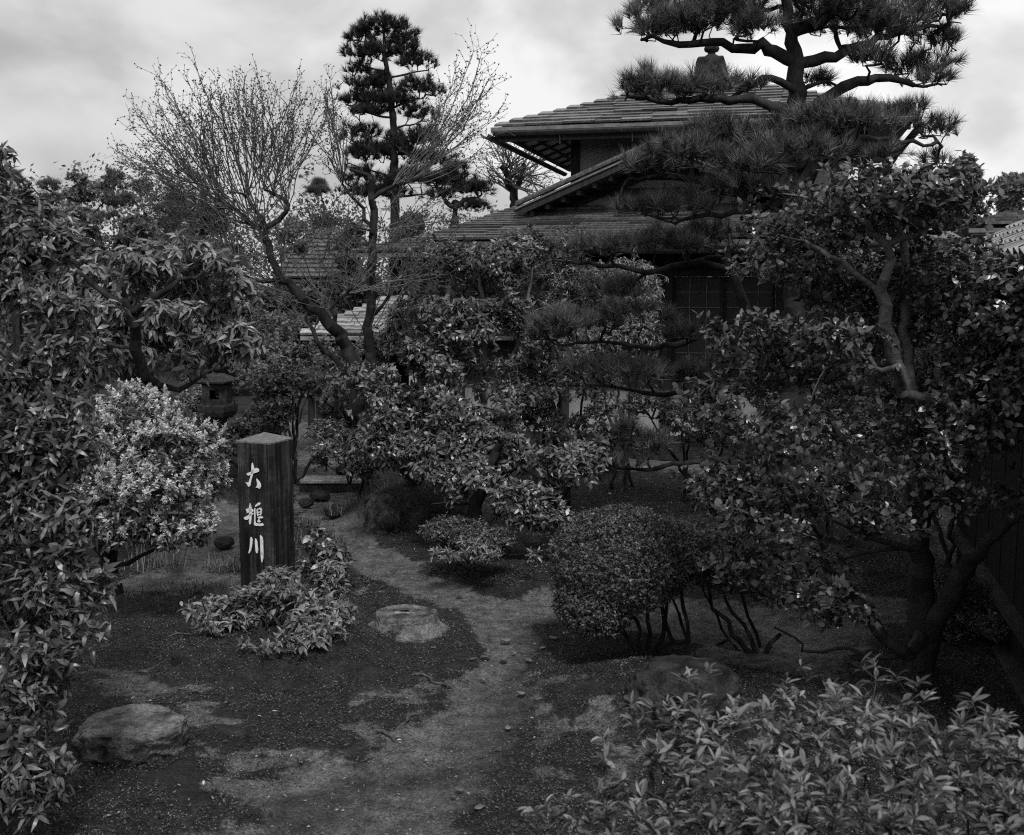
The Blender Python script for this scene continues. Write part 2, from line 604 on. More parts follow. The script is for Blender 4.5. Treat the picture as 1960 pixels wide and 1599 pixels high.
# ------------------------------------------------------------------ branch skeletons
class Skel:
    def __init__(self):
        self.p, self.par, self.r0, self.lab = [], [], [], []

    def limb(self, pts, radii, lab, parent=-1, step=.08, jit=.012, seed=0):
        """pts: world points; joined to node 'parent' (or the nearest one when -2)"""
        pts = [np.array(q, float) for q in pts]
        if parent == -2:
            A = np.array(self.p)
            j = int(np.argmin(np.linalg.norm(A - pts[0], axis=1)))
            parent = j
            pts = [A[j]] + (pts[1:] if np.linalg.norm(A[j] - pts[0]) < .25 else pts)
            radii = [radii[0]] + (list(radii[1:]) if len(pts) == len(radii) else list(radii))
        # catmull-rom
        Q = [pts[0]] + pts + [pts[-1]]
        last = parent
        ids = []
        start = 0 if parent == -1 else 1
        rng = random.Random(len(self.p) + seed)
        for s in range(len(pts) - 1):
            a, b_, c, d = Q[s], Q[s + 1], Q[s + 2], Q[s + 3]
            n = max(2, int(np.linalg.norm(c - b_) / step))
            for k in range(start if s == 0 else 1, n + 1):
                t = k / n
                q = .5 * ((2 * b_) + (-a + c) * t + (2 * a - 5 * b_ + 4 * c - d) * t * t + (-a + 3 * b_ - 3 * c + d) * t ** 3)
                q = q + np.array([rng.gauss(0, jit) for _ in range(3)])
                r = radii[s] + (radii[s + 1] - radii[s]) * t
                self.p.append(q)
                self.par.append(last)
                self.r0.append(r * rng.uniform(.975, 1.03))
                self.lab.append(lab)
                last = len(self.p) - 1
                ids.append(last)
        return ids

    def grow(self, targets, step=.07, jit=.012, lab=0, rmin=.0016, droop=0.0, power=1.0):
        A = np.array(self.p)
        T = np.array(targets)
        d0 = np.array([np.min(np.linalg.norm(A - t, axis=1)) for t in T])
        T = T[np.argsort(d0)]
        cap = len(A) + len(T) * 40
        P_ = np.zeros((cap, 3))
        P_[:len(A)] = A
        n = len(A)
        plen = np.zeros(cap)
        tips = []
        for t in T:
            d = np.linalg.norm(P_[:n] - t, axis=1) + .25 * plen[:n]
            j = int(np.argmin(d))
            a = P_[j]
            L = np.linalg.norm(t - a)
            k = max(1, min(38, int(L / step)))
            pj = self.par[j]
            dv = norm(a - P_[pj]) if pj >= 0 else np.array([0, 0, 1.])
            mid = a + dv * L * .25 + (t - a) * .35
            last = j
            off = RNG.normal(0, jit, (k + 1, 3))
            for s in range(1, k + 1):
                u = s / k
                q = (1 - u) ** 2 * a + 2 * u * (1 - u) * mid + u * u * t + off[s] * (1 if s < k else 0)
                P_[n] = q
                plen[n] = plen[last] + L / k
                self.p.append(q)
                self.par.append(last)
                self.r0.append(rmin)
                self.lab.append(lab)
                last = n
                n += 1
            tips.append(last)
        return tips

    def radii(self, tip=.0016, e=2.4, cap=None):
        n = len(self.p)
        acc = np.zeros(n)
        r = np.zeros(n)
        r0 = np.array(self.r0)
        for i in range(n - 1, -1, -1):
            r[i] = max(r0[i], acc[i] ** (1 / e) if acc[i] > 0 else tip)
            if self.lab[i] > 0:
                r[i] = r0[i]
            elif cap:
                r[i] = min(r[i], cap)
            if self.par[i] >= 0:
                acc[self.par[i]] += r[i] ** e
        return r

    def meshes(self, root, mats, names, tip=.0016, cap=None):
        p = np.array(self.p) - base_of(root)
        par = np.array(self.par)
        r = self.radii(tip, cap=cap)
        lab = np.array(self.lab)
        n = len(p)
        main = np.full(n, -1)
        for i in range(n):
            j = par[i]
            if j >= 0:
                m0 = main[j]
                better = m0 < 0 or (lab[i] == lab[j] and lab[m0] != lab[j]) or ((lab[i] == lab[j]) == (lab[m0] == lab[j]) and r[i] > r[m0])
                if better: main[j] = i
        tan = np.zeros((n, 3))
        for_edge = par >= 0
        pin = np.zeros((n, 3))
        pin[for_edge] = p[for_edge] - p[par[for_edge]]
        has = main >= 0
        pout = np.zeros((n, 3))
        pout[has] = p[main[has]] - p[has]
        tan = norm(norm(pin) + norm(pout) * 1.0)
        ei = np.nonzero(for_edge)[0]
        is_main = main[par[ei]] == ei
        t0 = np.where(is_main[:, None], tan[par[ei]], norm(pin[ei]))
        t1 = tan[ei]
        # at a fork keep the child's radius; along a chain the parent's
        r0 = np.where(is_main, r[par[ei]], r[ei])
        r0 = np.where(is_main & (lab[ei] != lab[par[ei]]), r[ei], r0)
        out = []
        for lb in sorted(set(lab.tolist())):
            for thick in (True, False):
                sel = (lab[ei] == lb) & ((r[ei] > .009) == thick)
                if not sel.any(): continue
                k = 8 if thick and lb > 0 else (6 if thick else 3)
                out.append((lb, self._tubes(p, par, ei[sel], t0[sel], t1[sel], r0[sel], r[ei[sel]], k)))
        for lb in sorted(set(lab.tolist())):
            parts = [o for l_, o in out if l_ == lb]
            V = np.concatenate([a for a, _ in parts])
            offs = np.cumsum([0] + [len(a) for a, _ in parts[:-1]])
            T = np.concatenate([t + o for (_, t), o in zip(parts, offs)])
            nm, mat = names.get(lb, ('branch', None))[0:2] if isinstance(names.get(lb), tuple) else (names.get(lb, 'branch'), None)
            link(nm, tri_mesh(nm, V, T, mat or mats), root, 'stuff' if lb == 0 else None)

    @staticmethod
    def _tubes(p, par, ei, t0, t1, r0, r1, k):
        ref = np.array([.31, .83, .17])
        th = np.arange(k) / k * 2 * math.pi

        def ring(c, t, r):
            u = norm(np.cross(t, ref))
            v = np.cross(t, u)
            return c[:, None, :] + r[:, None, None] * (np.cos(th)[None, :, None] * u[:, None, :] + np.sin(th)[None, :, None] * v[:, None, :])
        A = ring(p[par[ei]], t0, r0)
        B = ring(p[ei], t1, r1)
        n = len(ei)
        if k >= 6:
            for R_, c_ in ((A, p[par[ei]]), (B, p[ei])):
                nz = vnoise(R_[..., 0] * 28, R_[..., 1] * 28, R_[..., 2] * 12, 3) + .6 * vnoise(R_[..., 0] * 70, R_[..., 1] * 70, R_[..., 2] * 40, 4) - .8
                R_ += (R_ - c_[:, None, :]) * (nz * .36)[..., None]
        V = np.concatenate([A, B], axis=1).reshape(-1, 3)
        base = (np.arange(n) * 2 * k)[:, None]
        i = np.arange(k)[None]
        j = (i + 1) % k
        T1 = np.stack([base + i, base + j, base + k + j], 2).reshape(-1, 3)
        T2 = np.stack([base + i, base + k + j, base + k + i], 2).reshape(-1, 3)
        return V, np.concatenate([T1, T2])


# ------------------------------------------------------------------ crowns
def E(px, py, d, rpx, rpy, rd=None):
    c = P(px, py, d)
    s = d / FPX
    rx, rz = rpx * s, rpy * s
    return (c, np.array([rx, rd if rd is not None else max(rx, rz) * .75, rz]))


def sample_crown(ells, n, shell=3.0, gap=.35, gscale=3.0, seed=0, front=True, zmin=.06, stray=.22):
    w = np.array([e[1][0] * e[1][2] + e[1][1] * e[1][2] * .5 for e in ells])
    w = w / w.sum()
    out, outn = [], []
    tries = 0
    while len(out) < n and tries < 40:
        tries += 1
        k = RNG.choice(len(ells), n * 2, p=w)
        u = norm(RNG.normal(size=(n * 2, 3)))
        r = RNG.random(n * 2) ** (1 / shell)
        c = np.array([e[0] for e in ells])[k]
        rad = np.array([e[1] for e in ells])[k]
        r = r * np.where(RNG.random(n * 2) < stray, RNG.uniform(1, 1.28, n * 2), 1)
        r = r * (.93 + .14 * vnoise(u[:, 0] * 4 + k, u[:, 1] * 4, u[:, 2] * 4, 71))
        pt = c + u * r[:, None] * rad
        nm = norm(u / rad)
        g = vnoise(pt[:, 0] * gscale, pt[:, 1] * gscale, pt[:, 2] * gscale, seed + 5)
        ok = (g > gap) & (pt[:, 2] > height(pt[:, 0], pt[:, 1]) + zmin)
        if tries > 20: ok = RNG.random(n * 2) < .5
        if front:      # thin out the far side, never seen
            ok &= (u[:, 1] < .35) | (RNG.random(n * 2) < .35)
        out += list(pt[ok])
        outn += list(nm[ok])
    return np.array(out[:n]), np.array(outn[:n])


def whorls(tips, nrm, per, size, spread=(.25, 1.0), up=.5, droop=0.0, tone_by=None, rnd=.35, back=.04, jitter=.38):
    """leaves around each shoot tip"""
    n = len(tips)
    shoot = norm(nrm * .7 + np.array([0, 0, up]) + RNG.normal(0, .35, (n, 3)))
    k = np.repeat(np.arange(n), per)
    m_ = len(k)
    phi = RNG.random(m_) * 2 * math.pi
    el = RNG.uniform(spread[0], spread[1], m_)
    ref = norm(np.cross(shoot, np.array([.3, .8, .1])))
    v = np.cross(shoot, ref)
    rad = np.cos(phi)[:, None] * ref[k] + np.sin(phi)[:, None] * v[k]
    d = norm(shoot[k] * np.cos(el * math.pi / 2)[:, None] + rad * np.sin(el * math.pi / 2)[:, None] + np.array([0, 0, -droop]) + RNG.normal(0, .08, (m_, 3)))
    ups = norm(shoot[k] - d * np.sum(shoot[k] * d, 1)[:, None] + RNG.normal(0, jitter, (m_, 3)) + np.array([0, 0, .25]))
    pos = tips[k] - shoot[k] * (RNG.random(m_) * back)[:, None]
    sc = size * RNG.uniform(1 - rnd, 1 + rnd, m_)
    t = np.clip(RNG.random(m_) * .7 + np.repeat(RNG.random(n), per) * .3, 0, 1)
    return pos, d, ups, sc, t


def shrub(name, label, cat, base, ells, n, per, size, templ, mat, group=None, stems=None, singles=0, gap=.3, shell=3.0, gscale=3.5,
          twig='twig', spread=(.3, 1.0), up=.5, droop=0, step=.07, stem_r=.02, nstems=4, far_templ=None, barkname='bark', twigs=True, key=None,
          tip=.0016, cap=.02, rnd=.5, back=.05, front=True, trunk_name='trunk', dark_trunk=False, stray=.22):
    base = np.array(base, float)
    base[2] = float(height(base[0], base[1])) - .03
    root = thing(name, base, label, cat, group)
    tips, nrm = sample_crown(ells, n, shell, gap, gscale, seed=int(abs(base[0] * 100)), front=front, stray=stray)
    sk = Skel()
    names = {0: ('twigs', M[twig])}
    if stems:
        for q, (pts, rr) in enumerate(stems):
            pts = [np.array(p_, float) for p_ in pts]
            if q == 0:
                sk.limb(pts, rr, 1)
                names[1] = (trunk_name, M['bark' if dark_trunk else barkname])
            else:
                conn = -2 if np.linalg.norm(np.array(sk.p) - pts[0], axis=1).min() < .5 else -1
                sk.limb(pts, rr, q + 1, conn)
                names[q + 1] = ('branch' if conn == -2 else 'trunk', M['bark' if dark_trunk and pts[0][2] < 1.25 else barkname])
    else:
        cz = ells[0][0]
        for q in range(nstems):
            e = ells[q % len(ells)]
            a = RNG.normal(0, .06, 3)
            a[2] = 0
            st = base + a
            en = e[0] * .9 + base * .1 + RNG.normal(0, .1, 3) * e[1]
            md = (st * .45 + en * .55) + RNG.normal(0, .05, 3)
            sk.limb([st, md, en], [stem_r, stem_r * .75, stem_r * .4], q + 1)
            names[q + 1] = ('stem', M[barkname])
    if twigs:
        sub = tips[:: max(1, len(tips) // 900)]
        sk.grow(sub - nrm[:: max(1, len(tips) // 900)] * .01, step, .008)
    sk.meshes(root, M[barkname], names, tip=tip, cap=cap)
    pos, d, ups, sc, t = whorls(tips, nrm, per, size, spread, up, droop, rnd=rnd, back=back)
    add_leaves(root, key or name, templ, M[mat], pos, d, ups, sc, t, singles, far_templ=far_templ)
    return root, tips, nrm


L_CAM = leaf_template(.27, .12, .10)
L_LONG = leaf_template(.17, .15, .35)
L_YUZ = leaf_template(.19, .12, .30, wide=.5)
L_AZA = leaf_template(.135, .12, .08, wide=.6)
L_SML = leaf_template(.26, .1, .08, 'mid')
L_FAR = leaf_template(.30, 0, .1, 'low')
L_LONGM = leaf_template(.17, .12, .35, 'mid')
L_YUZM = leaf_template(.19, .12, .25, 'mid')
L_LOW = leaf_template(.26, 0, .1, 'low')
L_CAMM = leaf_template(.29, .12, .12, 'mid')
L_MID = leaf_template(.20, .12, .2, 'mid')
L_NARROW = leaf_template(.12, .1, .3, 'mid')


def needles(tips, nrm, per, length, width=.0028, up=.6, cone=(.15, 1.0), back=.05):
    n = len(tips)
    shoot = norm(nrm * .55 + np.array([0, 0, up]) + RNG.normal(0, .28, (n, 3)))
    k = np.repeat(np.arange(n), per)
    m_ = len(k)
    phi = RNG.random(m_) * 2 * math.pi
    el = RNG.uniform(cone[0], cone[1], m_) ** .8 * math.pi / 2 * .62
    ref = norm(np.cross(shoot, np.array([.3, .8, .1])))
    v = np.cross(shoot, ref)
    rad = np.cos(phi)[:, None] * ref[k] + np.sin(phi)[:, None] * v[k]
    d = norm(shoot[k] * np.cos(el)[:, None] + rad * np.sin(el)[:, None])
    L = length * RNG.uniform(.7, 1.1, m_)
    o = tips[k] - shoot[k] * (RNG.random(m_) * back)[:, None]
    s = norm(np.cross(d, RNG.normal(size=(m_, 3)))) * width / 2
    V = np.stack([o - s, o + s, o + d * L[:, None]], 1).reshape(-1, 3)
    T = np.arange(m_ * 3).reshape(-1, 3)
    t = np.clip(RNG.random(m_) * .45 + np.repeat(RNG.random(n), per) * .6, 0, 1)
    return V, T, np.repeat(t, 3), shoot


def pad_points(pads, dens, gap=.3, seed=0, gscale=4.0, low=-.35):
    """shoot tips over the domed tops of flat pads"""
    out, outn, who = [], [], []
    for q, (c, r) in enumerate(pads):
        n = int(dens * (r[0] * r[1]) * 3.1) + 12
        u = norm(RNG.normal(size=(n * 3, 3)))
        rr = RNG.random(n * 3) ** .33
        ok = u[:, 2] > low
        u, rr = u[ok][:n], rr[ok][:n]
        ang = np.arctan2(u[:, 1], u[:, 0])
        lob = .86 + .22 * np.sin(ang * 3 + q * 1.7) + .12 * np.sin(ang * 7 + q)
        pt = c + u * (rr * lob)[:, None] * r
        g = vnoise(pt[:, 0] * gscale, pt[:, 1] * gscale, pt[:, 2] * gscale * 1.5, seed + q)
        pt, u = pt[g > gap], u[g > gap]
        out.append(pt)
        outn.append(norm(u / r * r.mean()))
        who.append(np.full(len(pt), q))
    return np.concatenate(out), np.concatenate(outn), np.concatenate(who)


def pine(name, label, base, limbs, pads, dens, per, length, group=None, mat='needle', width=.0028, step=.06, gap=.25, up=.6, cat='pine tree', cap=.03, tip=.003, low=-.35, bark='bark_pine', trunk_extra=0):
    base = np.array(base, float)
    root = thing(name, base, label, cat, group)
    sk = Skel()
    names = {0: ('twigs', M[bark])}
    for q, (pts, rr) in enumerate(limbs):
        sk.limb(pts, rr, q + 1, -1 if q == 0 else -2, jit=.009)
        names[q + 1] = ('trunk' if q == 0 else 'branch', M[bark])
    tips, nrm, who = pad_points(pads, dens, gap, seed=int(abs(base[0] * 50)), low=low)
    # branches run along the underside of each pad first
    under = []
    for c, r in pads:
        for _ in range(7):
            a = RNG.random() * 6.283
            under.append(c + np.array([math.cos(a) * r[0] * .6, math.sin(a) * r[1] * .6, -r[2] * .45]))
    sk.grow(under, step, .014, rmin=.006)
    sk.grow(tips, step, .008)
    sk.meshes(root, M[bark], names, tip=tip, cap=cap)
    b0 = base_of(root)
    for q in range(len(pads)):
        sel = who == q
        if not sel.any(): continue
        V, T, tn, _ = needles(tips[sel], nrm[sel], per, length, width, up)
        link('needle_pad', tri_mesh('needle_pad', V - b0, T, M[mat], tn, smooth=False), root, 'stuff')
    return root


# ------------------------------------------------------------------ ground
def gpx(lst):
    o = []
    for px, py, r in lst:
        g = flatG(px, py)
        o.append((g[0], g[1], r))
    return o


PATHS = [
    gpx([(560, 1640, .50), (720, 1510, .42), (860, 1400, .33), (945, 1310, .22), (985, 1240, .20), (950, 1180, .2), (860, 1135, .2), (740, 1085, .26), (660, 1020, .24), (620, 960, .35), (600, 890, .45), (580, 850, .6), (620, 800, .6)]),
    gpx([(205, 1285, .10), (250, 1310, .13), (310, 1330, .08)]),
    gpx([(640, 1470, .22), (560, 1530, .2), (420, 1500, .1)]),
    gpx([(250, 1110, .25), (350, 1090, .4), (430, 1040, .4), (400, 960, .3)]),
    gpx([(560, 1090, .3), (480, 1120, .25)]),
    gpx([(1000, 1180, .2), (1040, 1150, .15)]),
    gpx([(900, 880, .3), (1150, 885, .3), (1400, 885, .4)]),
    gpx([(1260, 1180, .4), (1450, 1180, .5), (1650, 1160, .4), (1500, 1240, .5)]),
]
DAMP = [gpx([(1010, 1600, .45), (960, 1450, .28), (985, 1350, .2), (1030, 1260, .15), (1050, 1190, .2)]),
        gpx([(560, 1560, .2), (700, 1480, .1), (900, 1480, .2)])]


SOFT = [gpx([(220, 1290, .34), (330, 1350, .26), (440, 1400, .24), (560, 1470, .30)]), gpx([(1080, 1330, .25), (1130, 1420, .3), (1080, 1540, .25)]), gpx([(690, 1390, .3), (760, 1330, .2), (860, 1320, .2)]), gpx([(640, 1180, .2), (720, 1130, .2)])]


def path_mask(x, y):
    d = np.full(np.shape(x), 1e9)
    for p_ in PATHS:
        d = np.minimum(d, seg_dist(x, y, p_))
    d = d + (fbm(x * 2.6, y * 2.6, 0, 40, 4) - .5) * 1.5
    soft = np.full(np.shape(x), 1e9)
    for p_ in SOFT:
        soft = np.minimum(soft, seg_dist(x, y, p_))
    soft = np.clip(1.6 - soft, 0, 1) * np.clip((fbm(x * 6, y * 6, 0, 44, 4) - .38) * 4, 0, 1) * .62
    return np.maximum(np.clip(1.5 - d, 0, 1), soft)


def damp_mask(x, y):
    d = np.full(np.shape(x), 1e9)
    for p_ in DAMP:
        d = np.minimum(d, seg_dist(x, y, p_))
    d = d + (fbm(x * 3, y * 3, 0, 60, 3) - .5) * .8
    return np.clip(1.4 - d, 0, 1)


xs = np.concatenate([-np.geomspace(1500, 8, 26), np.arange(-7.5, 7.51, .045), np.geomspace(8, 1500, 26)])
ys = np.concatenate([-np.geomspace(1500, 3, 14), np.arange(-2, 3, .5), np.arange(3.2, 11.5, .032), np.arange(11.55, 24, .12), np.geomspace(25, 2500, 30)])
X, Y = np.meshgrid(xs, ys)
near = np.clip(1 - np.abs(X) / 14, 0, 1) * np.clip(1 - np.abs(Y - 9) / 22, 0, 1)
pm = path_mask(X, Y)
Z = height(X, Y) * np.clip(near * 6, 0, 1) - .03 * pm * np.clip(near * 6, 0, 1)
Z = Z + (fbm(X * 2.6, Y * 2.6, 0, 15, 3) - .5) * .05 * (1 - pm) * np.clip(near * 4, 0, 1)
Z = Z + (fbm(X * 7, Y * 7, 0, 11, 3) - .5) * .03 * np.clip(near * 4, 0, 1) + (fbm(X * 22, Y * 22, 0, 12, 2) - .5) * .012 * np.clip(near * 4, 0, 1)
nx, ny = len(xs), len(ys)
idx = np.arange(nx * ny).reshape(ny, nx)
Q = np.stack([idx[:-1, :-1], idx[:-1, 1:], idx[1:, 1:], idx[1:, :-1]], -1).reshape(-1, 4)
me = tri_mesh('ground', np.stack([X, Y, Z], -1).reshape(-1, 3), Q, M['ground'])
for nm, arr in (('path', pm), ('damp', damp_mask(X, Y))):
    at = me.attributes.new(nm, 'FLOAT', 'POINT')
    at.data.foreach_set('value', arr.ravel().astype(np.float32))
link('ground', me, None, 'structure')


def gz(x, y):
    """ground height with the fine relief, for things set down on it"""
    x, y = np.asarray(x, float), np.asarray(y, float)
    return height(x, y) + (fbm(x * 2.6, y * 2.6, 0, 15, 3) - .5) * .05 * (1 - path_mask(x, y)) - .03 * path_mask(x, y) + (fbm(x * 7, y * 7, 0, 11, 3) - .5) * .03 + (fbm(x * 22, y * 22, 0, 12, 2) - .5) * .012


L_TRI = (np.array([(-.35, 0, 0), (.35, .1, 0), (0, 1, 0)], float), np.array([(0, 1, 2)]))


# moss: small leafy bits over the dark ground
def moss(n, y0, y1, s0, s1, mat, name, label, on_path=False, dens=None):
    y = y0 + (y1 - y0) * RNG.random(n) ** 1.0
    x = (RNG.random(n) * 2 - 1) * (y * .52 + .3)
    p_ = path_mask(x, y)
    keep = (RNG.random(n) > p_ * 1.35 - .1) if not on_path else (p_ > .5) & (RNG.random(n) < .7)
    cl = fbm(x * 5, y * 5, 0, 90, 3)
    keep &= cl > (.30 if not on_path else .42)
    x, y = x[keep], y[keep]
    z = gz(x, y)
    m_ = len(x)
    pos = np.stack([x, y, z + RNG.random(m_) * .012], 1)
    d = norm(np.stack([RNG.normal(size=m_), RNG.normal(size=m_), RNG.random(m_) * .55 + .02], 1))
    ups = norm(RNG.normal(0, .5, (m_, 3)) + np.array([0, 0, 1]))
    tone = np.clip(RNG.random(m_) ** 1.5 * (.55 + .9 * fbm(x * 9, y * 9, 0, 95, 2)), 0, 1)
    V, T, t = scatter(L_TRI, pos, d, ups, RNG.uniform(s0, s1, m_), tone)
    o = link(name, tri_mesh(name, V, T, M[mat], t, smooth=False), None, 'stuff')
    tag(o, label, 'moss')


moss(350000, 3.8, 8.5, .005, .014, 'moss_bit', 'moss', 'dark leafy moss carpet over the near ground beside the path')
moss(120000, 8.0, 13.0, .010, .024, 'moss_bit', 'far_moss', 'dark moss carpet on the ground behind the sign post')
moss(160000, 4.0, 10.0, .004, .010, 'moss_bit_pale', 'path_litter', 'fine pale litter scattered over the bare earth path', on_path=True)

# ------------------------------------------------------------------ house
UW = np.array([.240, .971, 0])
UW /= np.linalg.norm(UW)
UU = np.array([UW[1], -UW[0], 0])
UZ = np.array([0, 0, 1.])
HO = flatG(1276, 880)
HO[2] = 0


def H(a, b, z):
    return HO + UU * a + UW * b + UZ * z


def onb(px, py, b):
    """house a, z of the point seen at px,py on the plane at depth b"""
    r = ray(px, py)
    o = np.array([0, 0, CAM_H]) - HO - UW * b
    t = -np.dot(o, UW) / np.dot(r, UW)
    q = o + r * t
    return np.dot(q, UU), q[2]


house = thing('garden_house', H(0, 0, 0), 'old two storey timber house with shingled hip roof behind the pines', 'house')

# upper roof: a low pyramid
bE = .2
aL, zE1 = onb(945, 250, bE)
aR, zE2 = onb(1755, 216, bE)
zE = (zE1 + zE2) / 2
half = (aR - aL) / 2
aM, bM = (aL + aR) / 2, bE + half
_, zP = onb(1360, 150, bM)
rise = zP - zE
RS = rise / half


def roof_z(k):      # k = distance in from the eave (0..half)
    return zE + rise * (k / half)


shingle_cache = {}


def shingle_mesh(L, w, th, mat):
    key = (round(L, 2), round(w, 2), mat)
    if key not in shingle_cache:
        V = [(-L / 2, 0, 0), (L / 2, 0, 0), (L / 2, w, 0), (-L / 2, w, 0), (-L / 2, 0, th), (L / 2, 0, th), (L / 2, w, th * .5), (-L / 2, w, th * .5)]
        me_ = bpy.data.meshes.new('shingle')
        me_.from_pydata(V, [], BOXF)
        me_.materials.append(M[mat])
        shingle_cache[key] = me_
    return shingle_cache[key]


def shingle_rows(parent, origin, ua, us, slope, a_of, klen, row, L, mat, th=.022, jit=.012, limit=300, name='shingle'):
    """rows of shingles up a slope: ua along the eave, us horizontal inward, slope rise per run"""
    sdir = norm(us + UZ * slope)
    nrm_ = norm(np.cross(ua, sdir))
    if nrm_[2] < 0: nrm_ = -nrm_
    base_p = base_of(parent)
    p_ = parent.parent
    while p_ is not None:
        base_p = base_p + base_of(p_)
        p_ = p_.parent
    cnt = 0
    k = 0.0
    r_i = 0
    while k < klen:
        a0, a1 = a_of(k)
        a = a0 + (-L * .5 * (r_i % 2)) * 1.0
        while a < a1 - .05:
            l_ = L * RNG.uniform(.8, 1.2)
            s0, s1 = max(a, a0), min(a + l_ - .006, a1)
            a += l_
            if s1 - s0 < .06: continue
            Lq = max(.1, round((s1 - s0) * 20) / 20)
            o = bpy.data.objects.new(name, shingle_mesh(Lq, row * 1.7, th, mat))
            C.objects.link(o)
            o.parent = parent
            pos = origin + ua * ((s0 + s1) / 2) + us * (k + RNG.normal(0, jit)) + UZ * (k * slope + .012 + abs(RNG.normal(0, jit * .35)))
            tilt = .06 + RNG.normal(0, .012)
            yv = norm(sdir - nrm_ * tilt)
            zv = norm(np.cross(ua, yv))
            if zv[2] < 0: zv = -zv
            yv = np.cross(zv, ua)
            xv = np.cross(yv, zv)
            pos = pos + nrm_ * (row * 1.7 * tilt)
            pos = pos - base_p
            o.matrix_local = Matrix([[xv[i] * (s1 - s0) / Lq, yv[i], zv[i], pos[i]] for i in range(3)] + [[0, 0, 0, 1]])
            cnt += 1
        k += row * RNG.uniform(.95, 1.05)
        r_i += 1
    return cnt


up_roof = py_mesh('upper_roof', [H(aL, bE, zE), H(aR, bE, zE), H(aR, bE + 2 * half, zE), H(aL, bE + 2 * half, zE), H(aM, bM, zP),
                                 H(aL, bE, zE - .04), H(aR, bE, zE - .04), H(aR, bE + 2 * half, zE - .04), H(aL, bE + 2 * half, zE - .04), H(aM, bM, zP - .06)],
                  [(0, 1, 4), (1, 2, 4), (2, 3, 4), (3, 0, 4), (6, 5, 9), (7, 6, 9), (8, 7, 9), (5, 8, 9), (0, 5, 6, 1), (1, 6, 7, 2), (2, 7, 8, 3), (3, 8, 5, 0)], M['shingle'], house)
shingle_rows(up_roof, H(0, bE - .02, zE), UU, UW, RS, lambda k: (aL + k + .01, aR - k - .01), half - .2, .165, .42, 'shingle', th=.028)
# courses on the other slopes, joined (out of sight): thin ribs
for side in (0, 1):
    V, F = [], []
    for i in range(1, 15):
        k = i * half / 16
        aa = aL + k if side == 0 else aR - k
        sgn = -1 if side == 0 else 1
        c8 = boxf(H, min(aa, aa + sgn * .1), max(aa, aa + sgn * .1), bE + k, bE + 2 * half - k, roof_z(k) - .03, roof_z(k) + .012)
        F += [tuple(v + len(V) for v in f) for f in BOXF]
        V += c8
    py_mesh('side_course', V, F, M['shingle'], up_roof, kind='stuff')
# eave edging, fascia, gutter and hooks along the front
hexa('eave_edging', boxf(H, aL - .03, aR + .03, bE - .05, bE + .02, zE - .035, zE + .012), M['fascia'], up_roof)
hexa('fascia', boxf(H, aL + .06, aR - .06, bE + .023, bE + .06, zE - .17, zE - .038), M['timber'], up_roof)


def gutter(parent, p, q, r, mat='metal'):
    p, q = np.array(p), np.array(q)
    t = norm(q - p)
    s = np.cross(t, UZ)
    V, F = [], []
    n = 9
    for e, c in enumerate((p, q)):
        for rr in (r, r * .88):
            for i in range(n):
                th = math.pi + math.pi * i / (n - 1)
                V.append(c + s * math.cos(th) * rr + UZ * math.sin(th) * rr)
    for i in range(n - 1):
        F.append((i, i + 1, 2 * n + i + 1, 2 * n + i))
        F.append((n + i, 3 * n + i, 3 * n + i + 1, n + i + 1))
    F += [(0, 2 * n, 3 * n, n), (n - 1, 2 * n - 1, 4 * n - 1, 3 * n - 1)]
    for e in (0, 2 * n):
        for i in range(n - 1):
            F.append((e + i, e + n + i, e + n + i + 1, e + i + 1))
    return py_mesh('gutter', V, F, M[mat], parent, smooth=True)


g_ = gutter(up_roof, H(aL + .02, bE - .10, zE - .055), H(aR, bE - .10, zE - .055), .055)
for i in range(6):
    a = aL + .9 + i * .95
    if a > aR - .3: break
    hexa('gutter_hook', beam(H(a, bE - .05, zE - .05), H(a, bE - .02, zE - .22), .014, .014, UW), M['fascia'], g_)
g_ = gutter(up_roof, H(aL - .09, bE - .14, zE - .08), H(aL - .09, bE + 2 * half, zE - .08), .055)
g_ = gutter(up_roof, H(aR + .09, bE - .14, zE - .08), H(aR + .09, bE + 2 * half, zE - .08), .055)
# soffit on the left: boards, rafters and cross battens
aW = onb(1108, 300, 1.35)[0]           # wall corner
ov = aW - aL
bW = bE + ov
aW2 = aW + .3


def sof(a, b, dz=0):       # underside on the left slope
    return H(a, b, zE - .06 + (a - aL) * RS + dz)


SP4 = [(aL + .02, bE + .03), (aW2, bE + .03 + (aW2 - aL)), (aW2, bE + 5.2), (aL + .02, bE + 5.2)]
soff = py_mesh('soffit', [sof(a, b) for a, b in SP4] + [sof(a, b, .015) for a, b in SP4], BOXF, M['soffit_board'], up_roof)
nb = 10
for i in range(nb):
    k = .14 + i * .56
    b_ = bE + k
    hexa('rafter', beam(sof(aL + .04, b_, -.014), sof(min(aL + k, aW + .1), b_, -.014), .085, .026), M['timber'], soff)
for i in range(5):
    a = aL + .06 + i * ov / 4.6
    hexa('batten', beam(sof(a, bE + .06 + (a - aL), -.022), sof(a, bE + 5.1, -.022), .035 if i else .06, .02 if i else .03), M['timber'], soff)
